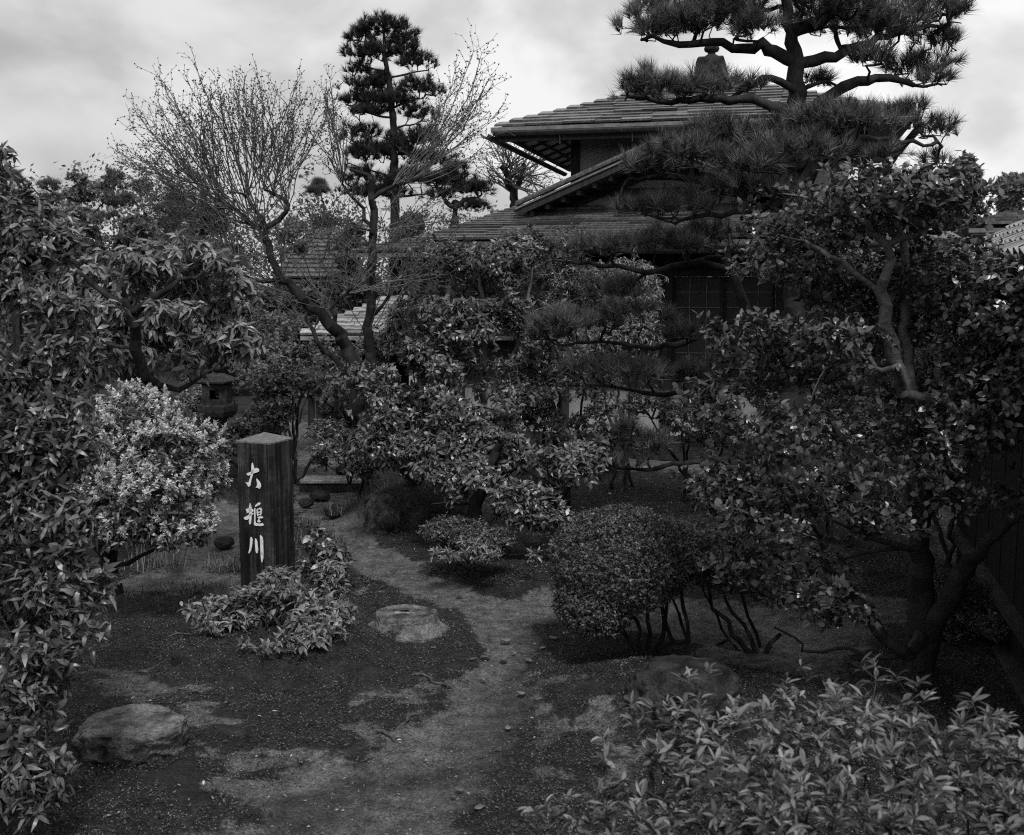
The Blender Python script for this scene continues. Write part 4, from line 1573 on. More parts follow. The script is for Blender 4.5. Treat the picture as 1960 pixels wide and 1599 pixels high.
g = G(240, 1440)
rock('boulder', 'broad flat topped boulder at lower left beside the leafy shrub', (g[0], g[1] + .12, g[2] + .03), (.255, .21, .15), M['stone'], 4, .5, .3, 'boulder', boxy=.8)
g = G(1330, 1385)
rock('boulder', 'large dark mossy boulder at the foot of the clipped azalea', (g[0] - .03, g[1] + .12, g[2] + .08), (.31, .28, .25), M['stone_dark'], 9, .8, .2, 'boulder')
g = G(730, 1020)
rock('rock', 'lichen spotted rock at the left end of the mossy bank', (g[0], g[1] + .12, g[2] + .10), (.17, .16, .24), M['stone'], 12, None, .25)
g = G(860, 1000)
rock('rock', 'long dark overhanging rock in the mossy bank under the shrubs', (g[0], g[1] + .25, g[2] + .06), (.62, .34, .26), M['stone_dark'], 21, .6, .2)
for i, (px, py, r, lb) in enumerate(((612, 883, .10, 'dark round stone on the streambed behind the post'), (612, 955, .11, 'mossy stone just below the stone slab bridge'), (586, 968, .08, 'small stone against the right side of the sign post'),
                                     (640, 985, .12, 'dark stone under the drooping grass clump'), (430, 1045, .09, 'flat little stone left of the sign post'), (655, 905, .09, 'small stone at the right end of the slab bridge'))):
    g = G(px, py)
    rock('rock', lb, (g[0], g[1], g[2] + r * .3), (r, r * .8, r * .6), M['stone_dark'], 30 + i, None, .3, det=4)

# slab bridge: two long stones on a dark rubble side
g = G(630, 940)
br = thing('slab_bridge', g, 'low bridge of long stone slabs behind the sign post', 'bridge')
d_ = g[1]


def FB(a, b, z): return g + np.array([a, b, z])


zs = P(630, 916, d_ + .1)[2] - g[2]
hexa('slab', boxf(FB, -.33, .42, -.02, .10, zs - .04, zs), M['stone_pale'], br, bevel=.008)
hexa('slab', boxf(FB, -.31, .44, .11, .25, zs - .045, zs + .008), M['stone_pale'], br, bevel=.008)
hexa('abutment', boxf(FB, -.34, .40, .0, .24, -.08, zs - .046), M['stone_dark'], br, bevel=.02)

# round base stone with a slot
def dome_stone(c, prof, mat, parent, name, n=40):
    V, F = [], []
    for k, (r, z) in enumerate(prof):
        for i in range(n):
            th = 2 * math.pi * i / n
            w_ = 1 + .018 * math.sin(th * 3 + 1) + .015 * math.sin(th * 5 + k * .1) + .012 * math.sin(th * 9) + .01 * math.sin(th * 17 + k)
            V.append(c + np.array([math.cos(th) * r * w_, math.sin(th) * r * w_ * .85, z + .003 * math.sin(th * 4 + k)]))
    for k in range(len(prof) - 1):
        for i in range(n):
            j = (i + 1) % n
            F.append((k * n + i, k * n + j, (k + 1) * n + j, (k + 1) * n + i))
    F.append(tuple(range((len(prof) - 1) * n, len(prof) * n)))
    return py_mesh(name, V, F, mat, parent, smooth=True)


g = G(772, 1222)
g[1] += .16
g[2] = float(gz(g[0], g[1]))
st = thing('base_stone', g, 'low round weathered base stone with a flat slotted top on moss', 'stone')
dome_stone(g, [(.285, -.05), (.285, .012), (.275, .022), (.24, .045), (.212, .066), (.200, .100), (.200, .128), (.194, .134), (.17, .1345), (.165, .130)], M['stone'], st, 'body')
lathe('slot', g + np.array([-.01, .01, 0]), [(.001, .134), (.035, .1345)], M['stone_dark'], st, seg=14)
V = [g + np.array([a, b, z]) for z in (.1325, .139) for a, b in ((-.07, -.035), (.03, -.045), (.035, -.015), (-.065, -.008))]
hexa('slot_edge', V, M['stone_pale'], st)
g2 = G(340, 1268)
lt = lathe('cut_stub', g2, [(.035, -.03), (.04, .045), (.03, .046), (.028, .02)], M['stone_dark'], None, seg=14)  # cut tree stub, hollow at the top
tag(lt, 'small dark cut stub sticking out of the ground left of the bush', 'stub')

# stone lantern
g = P(420, 880, 13.4)
g[2] = float(height(g[0], g[1])) - .02
lan = thing('stone_lantern', g, 'dark square stone lantern half hidden among the shrubs at left', 'lantern')


def zl(py): return P(420, py, 13.4)[2]


sc_ = 13.4 / FPX


def FL(a, b, z): return g * np.array([1, 1, 0]) + np.array([a, b, z])


hexa('pillar', boxf(FL, -14 * sc_, 14 * sc_, -.09, .09, g[2] - .05, zl(800)), M['lantern'], lan, bevel=.01)
lathe('platform', g * np.array([1, 1, 0]), [(.12, zl(802)), (.155, zl(796)), (.175, zl(787)), (.18, zl(776)), (.17, zl(773))], M['lantern'], lan, square=True)
# fire box: four panels around real openings
zb0, zb1 = zl(773) + .002, zl(735)
hb = 23 * sc_
op = 9 * sc_
zo0, zo1 = zl(763), zl(745)
fb_parts = []
for (x0, x1, z0_, z1_) in ((-hb, -op, zb0, zb1), (op, hb, zb0, zb1), (-op, op, zb0, zo0), (-op, op, zo1, zb1)):
    for yy in (-hb, hb - .03):
        hexa('fire_box_panel', boxf(FL, x0, x1, yy, yy + .03, z0_, z1_), M['lantern'], lan)
for x0 in (-hb, hb - .03):
    hexa('fire_box_panel', boxf(FL, x0, x0 + .03, -hb + .031, hb - .031, zb0, zb1), M['lantern'], lan)
lathe('roof', g * np.array([1, 1, 0]), [(.16, zb1 + .002), (.195, zb1 + .02), (.20, zb1 + .04), (.13, zb1 + .09), (.05, zb1 + .13)], M['lantern'], lan, square=True)
lathe('jewel', g * np.array([1, 1, 0]), [(.035, zb1 + .15), (.055, zb1 + .18), (.05, zb1 + .22), (.01, zb1 + .26)], M['lantern'], lan, seg=12)

# pebbles, roots and fallen leaves on the path
PEB = ['largest left stone of the pebble row across the path bend', 'wide flat pebble in the middle of the row across the path bend', 'flat pebble at the right end of the row across the path bend', 'pale flat pebble above the row at the path bend',
       'small pebble between the two upper stones at the path bend', 'pale pebble on the upper path edge below the bank', 'small pebble just left of the row across the path bend', 'lone pebble below the moss ring of the base stone', 'dark flat chip on the right side of the path',
       'second dark flat chip lower on the right side of the path', 'pebble under the clipped azalea edge', 'larger pebble nearest the clipped azalea stems', 'pebble between path bend and clipped azalea', 'half sunken pale stone in the middle of the lower path', 'small pebble in the near foreground path, leftmost of three',
       'largest of the three near foreground pebbles', 'smallest near foreground pebble', 'pebble on the moss right of the base stone', 'small pebble on moss below the rock bank', 'small pebble on moss beside the seedlings at the right', 'pale pebble on the earth above the flat boulder', 'tiny pale pebble right of the flat boulder',
       'tiny pebble at the end of the curved surface root', 'tiny pebble beside the short crooked root', 'bright white chip where the path narrows']
for i, (px, py, r) in enumerate(((930, 1258, .045), (965, 1262, .05), (1012, 1264, .04), (968, 1226, .055), (985, 1250, .03), (880, 1140, .035), (905, 1262, .035), (925, 1300, .03), (997, 1327, .04), (1030, 1338, .04), (1052, 1252, .04), (1060, 1222, .05), (1040, 1240, .03),
                                 (972, 1394, .035), (880, 1512, .035), (918, 1546, .04), (868, 1525, .025), (830, 1240, .03), (910, 1085, .03), (1025, 1085, .025), (374, 1322, .03), (432, 1345, .02), (890, 1330, .018), (762, 1410, .02), (975, 1184, .022))):
    g = G(px, py)
    rock('pebble', PEB[i], (g[0], g[1], g[2] + r * .1), (r * .62, r * .42, r * .16), M['pebble'], 70 + i, .5, .5, 'pebble', 'pebbles on the path', det=3, boxy=.75, rot=i * 1.1)


def ground_tube(name, label, pxs, r0, r1, mat, cat, lift=.01):
    pts = [G(*p_) for p_ in pxs]
    for i, p_ in enumerate(pts):
        p_[2] = float(gz(p_[0], p_[1])) + (lift if 0 < i < len(pts) - 1 else -.01)
    sk = Skel()
    sk.limb(pts, list(np.linspace(r0, r1, len(pts))), 1, step=.03, jit=.002)
    root = bpy.data.objects.new('tmp', None)
    root.location = Vector([float(v) for v in pts[0]])
    p = np.array(sk.p) - np.array(root.location)
    sk.p = list(p)
    r_ = np.array(sk.r0)
    ei = np.arange(1, len(p))
    tan = np.gradient(p, axis=0)
    V, T = Skel._tubes(p, np.array(sk.par), ei, norm(tan[ei - 1]), norm(tan[ei]), r_[ei - 1], r_[ei], 8)
    o = link(name, tri_mesh(name, V, T, mat), None, None, pts[0])
    tag(o, label, cat)


ground_tube('surface_root', 'thin bare root curving over the moss left of the path', [(783, 1292), (810, 1293), (835, 1306), (860, 1314), (882, 1328)], .008, .012, M['root'], 'root')
ground_tube('surface_root', 'short crooked root on the edge of the path', [(712, 1388), (735, 1396), (755, 1412), (780, 1420)], .012, .007, M['root'], 'root')
ground_tube('surface_root', 'forked root piece just above the short crooked one', [(755, 1395), (775, 1382), (785, 1366), (804, 1358)], .011, .006, M['root'], 'root')
ground_tube('fallen_stick', 'long thin stick lying behind the flat boulder', [(243, 1320), (270, 1345), (310, 1375), (330, 1388)], .006, .005, M['root'], 'stick')
ground_tube('fallen_stick', 'pale twig on the ground left of the small bush', [(318, 1220), (340, 1216), (380, 1214)], .005, .006, M['twig_pale'], 'stick')
ground_tube('fallen_stick', 'faint thin twig on the lower left earth', [(450, 1395), (480, 1385), (500, 1378)], .003, .003, M['root'], 'stick')
# scattered dead leaves
dl = tri_mesh('dead_leaf', *L_MID, M['dead'], np.full(len(L_MID[0]), .8))
spots = [(556, 1473), (390, 1492), (213, 1565), (432, 1343), (500, 1372), (520, 1362), (225, 1562), (655, 1405), (560, 1440), (975, 1183), (1140, 1640), (880, 1500), (250, 1335), (760, 1412), (640, 1462), (650, 1466), (325, 1290), (420, 1360), (905, 1175), (1100, 1420)]
LAB = ['bright fallen leaf standing on the lower moss left of the path', 'fallen leaf on dark moss below the flat boulder', 'pale fallen leaf in the bottom left corner', 'fallen leaf near the tiny pebble right of the flat boulder', 'fallen leaf on moss between boulder and path',
       'second fallen leaf on moss just above the one between boulder and path', 'curled fallen leaf next to the one in the bottom left corner', 'fallen leaf on the pale earth at the left edge of the path', 'small fallen leaf above the bright one on the lower moss', 'bright fallen leaf beside the white chip where the path narrows',
       'fallen leaf at the foot of the foreground azalea', 'fallen leaf in the middle of the lower path', 'fallen leaf behind the flat boulder', 'fallen leaf near the short crooked root']
for i, (px, py) in enumerate(spots[:14]):
    g = G(px, py)
    o = bpy.data.objects.new('fallen_leaf', dl)
    C.objects.link(o)
    s_ = RNG.uniform(.022, .036)
    o.location = (g[0], g[1], float(gz(g[0], g[1])) + .008)
    o.rotation_euler = (RNG.normal(0, .4), RNG.normal(0, .4), RNG.random() * 6.28)
    o.scale = (s_, s_, s_)
    tag(o, LAB[i], 'fallen leaf', 'fallen leaves on the ground')
n = 900
y = RNG.uniform(4.3, 10, n)
x = (RNG.random(n) * 2 - 1) * (y * .45)
pos = np.stack([x, y, gz(x, y) + .010], 1)
V, T, tn = scatter(L_MID, pos, norm(np.stack([RNG.normal(size=n), RNG.normal(size=n), RNG.normal(0, .2, n)], 1)), norm(RNG.normal(0, .3, (n, 3)) + UZ), RNG.uniform(.006, .022, n), RNG.random(n))
M['litter'] = leaf_mat('leaf litter', .05, .40, .7, .2, .3)
o = link('leaf_litter', tri_mesh('leaf_litter', V, T, M['litter'], tn), None, 'stuff')
tag(o, 'tiny bits of fallen leaf strewn over moss and path', 'leaf litter')
n = 5000
y = RNG.uniform(4.2, 10, n)
x = (RNG.random(n) * 2 - 1) * (y * .45)
kp = path_mask(x, y) > .35
x, y = x[kp], y[kp]
n = len(x)
oc = np.array([(1, 0, 0), (0, 1, 0), (-1, 0, 0), (0, -1, 0), (0, 0, .6), (0, 0, -.6)], float)
ocT = np.array([(0, 1, 4), (1, 2, 4), (2, 3, 4), (3, 0, 4), (1, 0, 5), (2, 1, 5), (3, 2, 5), (0, 3, 5)])
pos = np.stack([x, y, gz(x, y) + .002], 1)
V, T, tn = scatter((oc, ocT), pos, norm(RNG.normal(size=(n, 3)) * np.array([1, 1, .2])), norm(RNG.normal(0, .2, (n, 3)) + UZ), .003 + .009 * RNG.random(n) ** 3, RNG.random(n))
M['grit'] = leaf_mat('path grit', .03, .26, .8, 0, .3)
o = link('gravel', tri_mesh('gravel', V, T, M['grit'], tn, smooth=False), None, 'stuff')
tag(o, 'coarse grit and gravel bits scattered on the earth path', 'gravel')


# grass clumps
def grass(name, label, px, py, n, L, spread, lean=(0, 0), w=.004, droop=.7, group=None):
    g = G(px, py)
    root = thing(name, g, label, 'grass clump', group)
    pos = np.stack([RNG.normal(0, spread, n), RNG.normal(0, spread * .6, n), np.zeros(n)], 1)
    a = RNG.random(n) * 6.283
    out = np.stack([np.cos(a) + lean[0], np.sin(a) + lean[1], np.zeros(n)], 1)
    V, T, tn = [], [], []
    seg = 5
    ln = L * RNG.uniform(.5, 1.1, n)
    sp_ = RNG.uniform(.25, 1.0, n)
    tt = RNG.random(n)
    for i in range(n):
        side = norm(np.cross(out[i], UZ)) * w
        b0 = len(V)
        for s in range(seg):
            u = s / (seg - 1)
            q = pos[i] + out[i] * ln[i] * sp_[i] * u * .6 + UZ * ln[i] * (u * (1.1 - .2 * sp_[i]) - droop * sp_[i] * u * u)
            ww = (1 - u) ** .7
            V += [q - side * ww, q + side * ww]
            tn += [tt[i]] * 2
        for s in range(seg - 1):
            T += [(b0 + 2 * s, b0 + 2 * s + 1, b0 + 2 * s + 3), (b0 + 2 * s, b0 + 2 * s + 3, b0 + 2 * s + 2)]
    link('blades', tri_mesh('blades', np.array(V), np.array(T), M['grass'], np.array(tn)), root, 'stuff')


grass('grass_clump', 'tall arching grass clump on the left end of the mossy bank', 700, 985, 420, .34, .10, (-.2, -.3))
grass('grass_clump', 'long grass drooping over the front of the mossy bank', 765, 950, 360, .30, .12, (-.3, -.6))
grass('grass_clump', 'dark grass tuft between slab bridge and bank', 650, 985, 160, .22, .07, (-.6, -.3))
grass('grass_clump', 'pale grass tuft touching the left side of the sign post', 440, 1092, 220, .20, .10, (0, -.2))
grass('grass_clump', 'grass tuft right of the sign post', 605, 1035, 260, .20, .12, (.3, -.2))
grass('grass_clump', 'thin grass at the foot of the flowering shrub trunk', 290, 1085, 160, .26, .12, (.3, -.2))
grass('grass_clump', 'low grass fringe on the earth ledge at left', 340, 1130, 220, .07, .22, (0, -.3))
grass('grass_clump', 'short grass on the ledge just left of the small bush', 400, 1125, 160, .08, .15, (0, -.3))
grass('grass_clump', 'fine grass on the slope behind the small rock', 585, 1005, 120, .14, .10, (.3, -.2))


def ctr(px, py, d): return P(px, py, d)


def stemline(pts, d):
    out = []
    for q in pts:
        out.append(P(q[0], q[1], q[2] if len(q) > 2 else d))
    return out


# ------------------------------------------------------------------ near shrubs and trees
# left foreground shrub
EL = [E(30, 400, 4.9, 70, 50), E(60, 480, 4.8, 80, 70), E(70, 590, 4.7, 110, 90), E(90, 720, 4.6, 110, 90), E(70, 860, 4.5, 130, 100), E(80, 1000, 4.4, 115, 90),
      E(110, 1120, 4.4, 120, 80), E(70, 1230, 4.3, 150, 90), E(60, 1350, 4.2, 105, 80), E(45, 1470, 4.2, 95, 100), E(-120, 900, 4.5, 150, 400), E(-80, 1400, 4.3, 120, 160), E(0, 330, 5, 30, 60)]
EL = [(c, r * np.array([1, .7, 1])) for c, r in EL]
shrub('broadleaf_shrub', 'tall leafy shrub with long drooping leaves filling the left edge', 'shrub', (-2.25, 4.75, 0), EL + [E(110, 470, 5.2, 60, 60), E(140, 650, 5.2, 60, 60), E(150, 800, 5.0, 60, 60), E(130, 1150, 4.5, 100, 60), E(170, 1180, 4.5, 70, 30)], 5600, 6, .045, L_LONG, 'leaf_long',
      singles=300, far_templ=L_LONGM, gap=.37, gscale=4.2, spread=(.25, 1.15), up=.4, droop=.15, nstems=15, stem_r=.014, twigs=True, tip=.002, cap=.012, back=.08)

# umbrella-leaved tree behind it
EY = [E(330, 495, 8.2, 120, 40), E(200, 530, 8.2, 100, 45), E(400, 560, 8.5, 90, 50), E(150, 600, 8.5, 90, 60), E(330, 620, 8.5, 120, 55), E(450, 645, 8.1, 50, 35), E(230, 680, 8.3, 100, 50), E(350, 690, 8.2, 50, 28), E(270, 560, 9.0, 130, 60), E(120, 690, 8, 80, 60)]
shrub('umbrella_leaf_tree', 'small spreading tree with rosettes of pale drooping leaves at left', 'tree', P(310, 1000, 8.6), EY + [E(330, 590, 7.75, 60, 22, .2), E(190, 590, 7.7, 45, 22, .2)], 1250, 9, .085, L_YUZ, 'leaf_pale',
      stems=[(stemline([(330, 1010), (325, 880), (310, 780), (270, 690, 8.0), (250, 605, 7.85)], 8.3), [.07, .06, .05, .042, .034]),
             (stemline([(250, 608, 7.85), (215, 580), (180, 545), (150, 525)], 7.8), [.030, .024, .019, .012]),
             (stemline([(250, 608, 7.85), (300, 570), (345, 540), (390, 520)], 7.8), [.030, .024, .018, .010]),
             (stemline([(250, 608), (245, 570), (230, 530)], 7.9), [.035, .02, .012]),
             (stemline([(300, 760), (340, 745), (380, 720)], 8.1), [.03, .02, .012])],
      singles=300, gap=.28, spread=(.6, 1.15), up=.9, droop=.35, tip=.0025, cap=.015, key='yuz', back=.03, rnd=.25)

# flowering pieris-like shrub
EF = [E(265, 790, 7.4, 75, 50), E(215, 850, 7.3, 90, 60), E(330, 850, 7.3, 90, 50), E(405, 855, 7.4, 38, 35), E(380, 900, 7.4, 60, 60), E(280, 930, 7.2, 120, 70), E(330, 1000, 7.2, 90, 55), E(230, 1000, 7.2, 80, 50), E(170, 930, 7.2, 80, 80)]
pr, tp, nn = shrub('flowering_shrub', 'rounded shrub tipped with pale flower clusters left of the sign post', 'shrub', P(212, 1120, 7.4), EF, 2600, 6, .042, L_YUZ, 'leaf_mid',
                   stems=[(stemline([(218, 1135), (210, 1070), (200, 1000), (180, 940)], 7.5), [.065, .055, .045, .03]),
                          (stemline([(205, 1050), (215, 990), (250, 930), (280, 880)], 7.4), [.045, .035, .025, .015]),
                          (stemline([(212, 1110), (198, 1080), (190, 1050)], 7.4), [.04, .035, .03]),
                          (stemline([(220, 1075), (270, 1068), (300, 1050)], 7.4), [.02, .015, .01])],
                   singles=150, far_templ=L_YUZM, gap=.14, spread=(.3, 1.05), up=.8, tip=.0018, key='pieris')
fl = tp[(nn[:, 2] > -.35) & (tp[:, 2] > P(0, 1010, 7.3)[2])]
fn = nn[(nn[:, 2] > -.35) & (tp[:, 2] > P(0, 1010, 7.3)[2])]
sel = vnoise(fl[:, 0] * 5, fl[:, 1] * 5, fl[:, 2] * 5, 77) > .36
fl, fn = fl[sel], fn[sel]
pos, d, ups, sc, t = whorls(fl + UZ * .02 + fn * .03, fn, 34, .024, (.1, 1.2), .8, 0, back=.07)
V, T, tn = scatter(L_LOW, pos - base_of(pr), d, ups, sc, t)
link('flower_clusters', tri_mesh('flower_clusters', V, T, M['flower'], tn), pr, 'stuff')

# low leafy bush before the post
EB = [E(520, 1155, 6.75, 95, 45), E(450, 1190, 6.65, 80, 38), E(590, 1185, 6.7, 80, 45), E(540, 1215, 6.45, 125, 40), E(535, 1115, 7.0, 38, 32), E(630, 1125, 7.2, 30, 45), E(405, 1170, 6.8, 55, 28), E(640, 1175, 6.9, 38, 34), E(560, 1245, 6.35, 85, 22)]
shrub('low_bush', 'low spreading leafy bush on moss in front of the sign post', 'bush', G(530, 1255), EB + [E(490, 1222, 6.5, 100, 30)], 1500, 6, .048, L_YUZ, 'leaf_pale', singles=250, gap=.25, spread=(.3, 1.0), up=.6, droop=.15, nstems=6, stem_r=.012, key='yuz2', tip=.0016, cap=.008)
shrub('low_bush', 'thin leafy sapling bush at the right foot of the sign post', 'bush', G(640, 1135), [E(610, 1040, 8.3, 30, 35), E(640, 1080, 8.2, 38, 40), E(655, 1120, 8.1, 25, 20), E(600, 1080, 8.3, 25, 30)], 150, 7, .06, L_MID, 'leaf_mid', gap=.2, nstems=4, stem_r=.008, droop=.3)

# clipped azalea
EC = [E(1188, 1070, 6.6, 143, 103, .45), E(1138, 1148, 6.5, 82, 72, .32), E(1285, 1052, 6.75, 84, 56, .35)]
ts = []
for px0, px1, py1 in ((1228, 1140, 1170), (1230, 1195, 1130), (1252, 1235, 1120), (1270, 1262, 1110), (1290, 1270, 1100), (1330, 1290, 1060)):
    ts.append((stemline([(px0, 1268), ((px0 * .75 + px1 * .25), 1225), ((px0 + px1) / 2 + random.uniform(-8, 8), 1190), (px1, py1)], 6.7), [.017, .015, .013, .009]))
ca, tca, nca = shrub('clipped_azalea', 'dense clipped azalea dome on thin bare stems beside the path', 'shrub', P(1270, 1275, 6.7), EC, 15000, 5, .018, L_LOW, 'leaf_small', stems=ts, gap=.1, gscale=7, shell=14, stray=.035, spread=(.2, 1.1), up=.5, tip=.0016, cap=.008, back=.02, front=False)
# second group of azalea stems under the camellia
EC2 = [E(1400, 1090, 6.9, 90, 45, .3), E(1340, 1060, 6.9, 60, 50, .3), E(1460, 1110, 6.8, 60, 35, .25)]
ts = [(stemline([(1450, 1285), (1420, 1230), (1385, 1190), (1360, 1130)], 6.8), [.022, .018, .014, .01]), (stemline([(1455, 1285), (1440, 1225), (1400, 1170), (1390, 1120)], 6.8), [.017, .014, .012, .008]),
      (stemline([(1470, 1285), (1460, 1235), (1430, 1180), (1410, 1120)], 6.9), [.015, .012, .011, .008]), (stemline([(1400, 1280), (1396, 1225), (1370, 1180), (1340, 1120)], 6.9), [.012, .010, .009, .006]),
      (stemline([(1332, 1270), (1310, 1215), (1300, 1170), (1270, 1110)], 6.9), [.012, .011, .010, .008]), (stemline([(1458, 1288), (1480, 1235), (1492, 1210)], 6.8), [.02, .016, .013])]
shrub('azalea', 'thin stemmed azalea under the camellia right of the clipped dome', 'shrub', P(1440, 1290, 6.85), EC2, 1600, 5, .024, L_SML, 'leaf_small', stems=ts, gap=.3, gscale=6, tip=.0018, cap=.008)

# camellia
EK = [E(1640, 370, 6.0, 190, 55, .6), E(1560, 420, 6.6, 140, 70, .5), E(1760, 390, 6.0, 130, 60, .5), E(1850, 350, 6.0, 60, 50, .3), E(1500, 520, 6.6, 110, 70, .5), E(1640, 520, 6.9, 160, 80, .6),
      E(1800, 540, 6.5, 150, 90, .6), E(1900, 600, 5.8, 90, 120, .5), E(1430, 640, 5.8, 90, 50, .5), E(1560, 670, 6.0, 140, 70, .4), E(1700, 700, 6.6, 140, 90, .4), E(1620, 640, 5.6, 90, 30, .2), E(1880, 780, 5.7, 100, 110, .5),
      E(1400, 760, 5.9, 95, 60, .4), E(1520, 810, 5.7, 160, 75, .6), E(1690, 860, 5.8, 160, 80, .6), E(1370, 930, 5.9, 100, 60, .4), E(1480, 970, 5.7, 130, 70, .5), E(1640, 980, 5.7, 140, 60, .5),
      E(1850, 930, 5.8, 100, 60, .5), E(1400, 1050, 5.9, 90, 50, .4), E(1520, 1080, 5.8, 120, 45, .5), E(1590, 1160, 5.8, 80, 28, .3), E(1480, 1130, 5.9, 50, 25, .3), E(1940, 700, 5.6, 60, 100, .4), E(1950, 930, 5.6, 50, 40, .3)]
ks = [(stemline([(1765, 1330, 6.4), (1768, 1200, 6.35), (1760, 1050, 6.3), (1765, 900, 6.2), (1740, 770, 6.1), (1705, 660, 6.05), (1690, 560, 6.0), (1702, 500, 5.95), (1690, 455, 5.95)], 6), [.085, .075, .068, .055, .045, .038, .032, .026, .022]),
      (stemline([(1775, 1240, 6.35), (1810, 1160, 6.2), (1845, 1085, 6.1), (1890, 1040, 5.9), (1975, 975, 5.7)], 6), [.06, .055, .05, .035, .028]),
      (stemline([(1690, 470), (1660, 430), (1620, 410), (1570, 385), (1500, 370)], 5.9), [.02, .018, .014, .010, .006]),
      (stemline([(1692, 480), (1740, 450), (1790, 430), (1830, 395)], 5.9), [.018, .014, .010, .006]),
      (stemline([(1690, 470), (1680, 420), (1640, 370), (1620, 330)], 6), [.016, .013, .010, .006]),
      (stemline([(1745, 780), (1735, 640), (1732, 540), (1728, 460), (1722, 400)], 6.3), [.035, .03, .028, .022, .012]),
      (stemline([(1745, 780), (1710, 700), (1690, 720), (1640, 650)], 5.9), [.025, .02, .016, .01]),
      (stemline([(1755, 800), (1810, 770), (1860, 690), (1900, 650), (1910, 610)], 5.9), [.032, .028, .024, .02, .014]),
      (stemline([(1760, 1050), (1690, 1035), (1620, 1010), (1560, 990)], 6.0), [.022, .018, .014, .009]),
      (stemline([(1740, 1260), (1680, 1200), (1640, 1150), (1600, 1100), (1560, 1050)], 6.1), [.045, .038, .03, .02, .01]),
      (stemline([(1720, 1290), (1660, 1260), (1600, 1245), (1540, 1245), (1520, 1220), (1480, 1200)], 6.1), [.018, .013, .011, .009, .008, .006]),
      (stemline([(1765, 1020), (1740, 950), (1690, 880), (1620, 810), (1560, 770)], 6.0), [.03, .026, .02, .014, .008]),
      (stemline([(1620, 560), (1570, 480), (1540, 470), (1500, 450)], 6.0), [.018, .014, .010, .006]),
      (stemline([(1765, 900), (1820, 860), (1870, 840), (1930, 800)], 5.9), [.022, .018, .013, .008]),
      (stemline([(1740, 1080), (1720, 1050), (1650, 1060), (1570, 1090)], 6.0), [.018, .014, .010, .007]),
      (stemline([(1850, 1080), (1900, 1075), (1780, 1050), (1700, 1000)], 5.9), [.02, .016, .014, .01])][:-1]
shrub('camellia_tree', 'large dark camellia with glossy oval leaves and crooked smooth limbs at right', 'tree', P(1765, 1330, 6.4), EK, 8200, 5, .040, L_CAM, 'leaf_gloss', stems=ks, singles=300, far_templ=L_CAMM, gap=.40, gscale=3.2, spread=(.25, 1.0), up=.5,
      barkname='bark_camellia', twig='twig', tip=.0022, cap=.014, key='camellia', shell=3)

# foreground azalea
EA = [E(1480, 1350, 3.1, 210, 55, .35), E(1300, 1400, 3.0, 110, 60, .3), E(1700, 1340, 3.0, 130, 50, .3), E(1830, 1350, 2.9, 70, 55, .25), E(1240, 1490, 2.9, 110, 60, .3), E(1450, 1470, 2.8, 180, 80, .35), E(1680, 1460, 2.8, 180, 80, .35),
      E(1870, 1450, 2.9, 120, 70, .3), E(1100, 1560, 3.0, 90, 35, .2), E(1300, 1590, 2.7, 180, 70, .3), E(1600, 1590, 2.6, 220, 80, .35), E(1880, 1590, 2.7, 140, 90, .3), E(2050, 1500, 2.9, 140, 130, .3)]
EA = [(c, r) for c, r in EA]
shrub('foreground_azalea', 'pale leaved azalea bush with star shaped leaf whorls in the near right corner', 'bush', (1.15, 2.95, 0), EA, 800, 11, .041, L_AZA, 'leaf_azalea', singles=300, gap=.33, gscale=6, spread=(.45, 1.0), up=1.6, nstems=9, stem_r=.008, twig='twig', tip=.0012, cap=.005, step=.04, key='aza', rnd=.3, back=.03)

# ------------------------------------------------------------------ centre shrubs
def mid(label, base, ells, n, size=.07, mat='leaf_mid', templ=L_MID, per=6, **k):
    n, size = int(n * 1.9), size * .70
    kk = dict(gap=.49, rnd=.5, spread=(.4, 1.05), up=.45, droop=.2, tip=.002, cap=.012, gscale=3.5)
    kk.update(k)
    return shrub('garden_shrub', label, 'shrub', base, ells, n, per, size, templ, mat, **kk)


mid('tall loose shrub with fine pale twigs in the centre before the house', P(930, 960, 10.6), [E(910, 500, 10.6, 110, 55), E(870, 570, 10.5, 110, 70), E(980, 560, 10.7, 80, 70), E(1000, 470, 10.8, 60, 40), E(900, 650, 10.4, 120, 70), E(1000, 650, 10.6, 80, 60)], 1500, .075, 'leaf_mid', L_MID, 6,
    stems=[(stemline([(925, 960), (930, 850), (925, 740), (930, 620), (915, 520)], 10.6), [.045, .04, .035, .025, .015]), (stemline([(930, 800), (890, 700), (860, 600)], 10.5), [.025, .02, .012]), (stemline([(930, 780), (985, 680), (1010, 560), (1030, 470)], 10.7), [.025, .02, .016, .008])],
    twig='twig_pale', barkname='bark_pale', tip=.003, cap=.014)
mid('leafy shrub left of centre below the pale shelter roof', P(790, 930, 10.0), [E(760, 720, 10, 100, 60), E(830, 700, 9.9, 90, 60), E(800, 790, 9.7, 120, 60), E(720, 790, 9.8, 60, 50), E(760, 850, 9.6, 90, 45)], 1100, .075, stems=[(stemline([(790, 930), (765, 890), (740, 850), (720, 800)], 9.8), [.04, .035, .028, .02]), (stemline([(775, 905), (800, 830), (830, 740)], 9.8), [.025, .02, .012])])
mid('shrub with drooping leaves at the centre above the mossy bank', P(860, 930, 9.3), [E(880, 840, 9.4, 110, 60), E(960, 860, 9.2, 90, 60), E(930, 780, 9.5, 120, 60), E(860, 900, 9.1, 80, 30)], 1000, .078, stems=[(stemline([(858, 925), (862, 880), (870, 830), (880, 780)], 9.3), [.045, .04, .03, .02])])
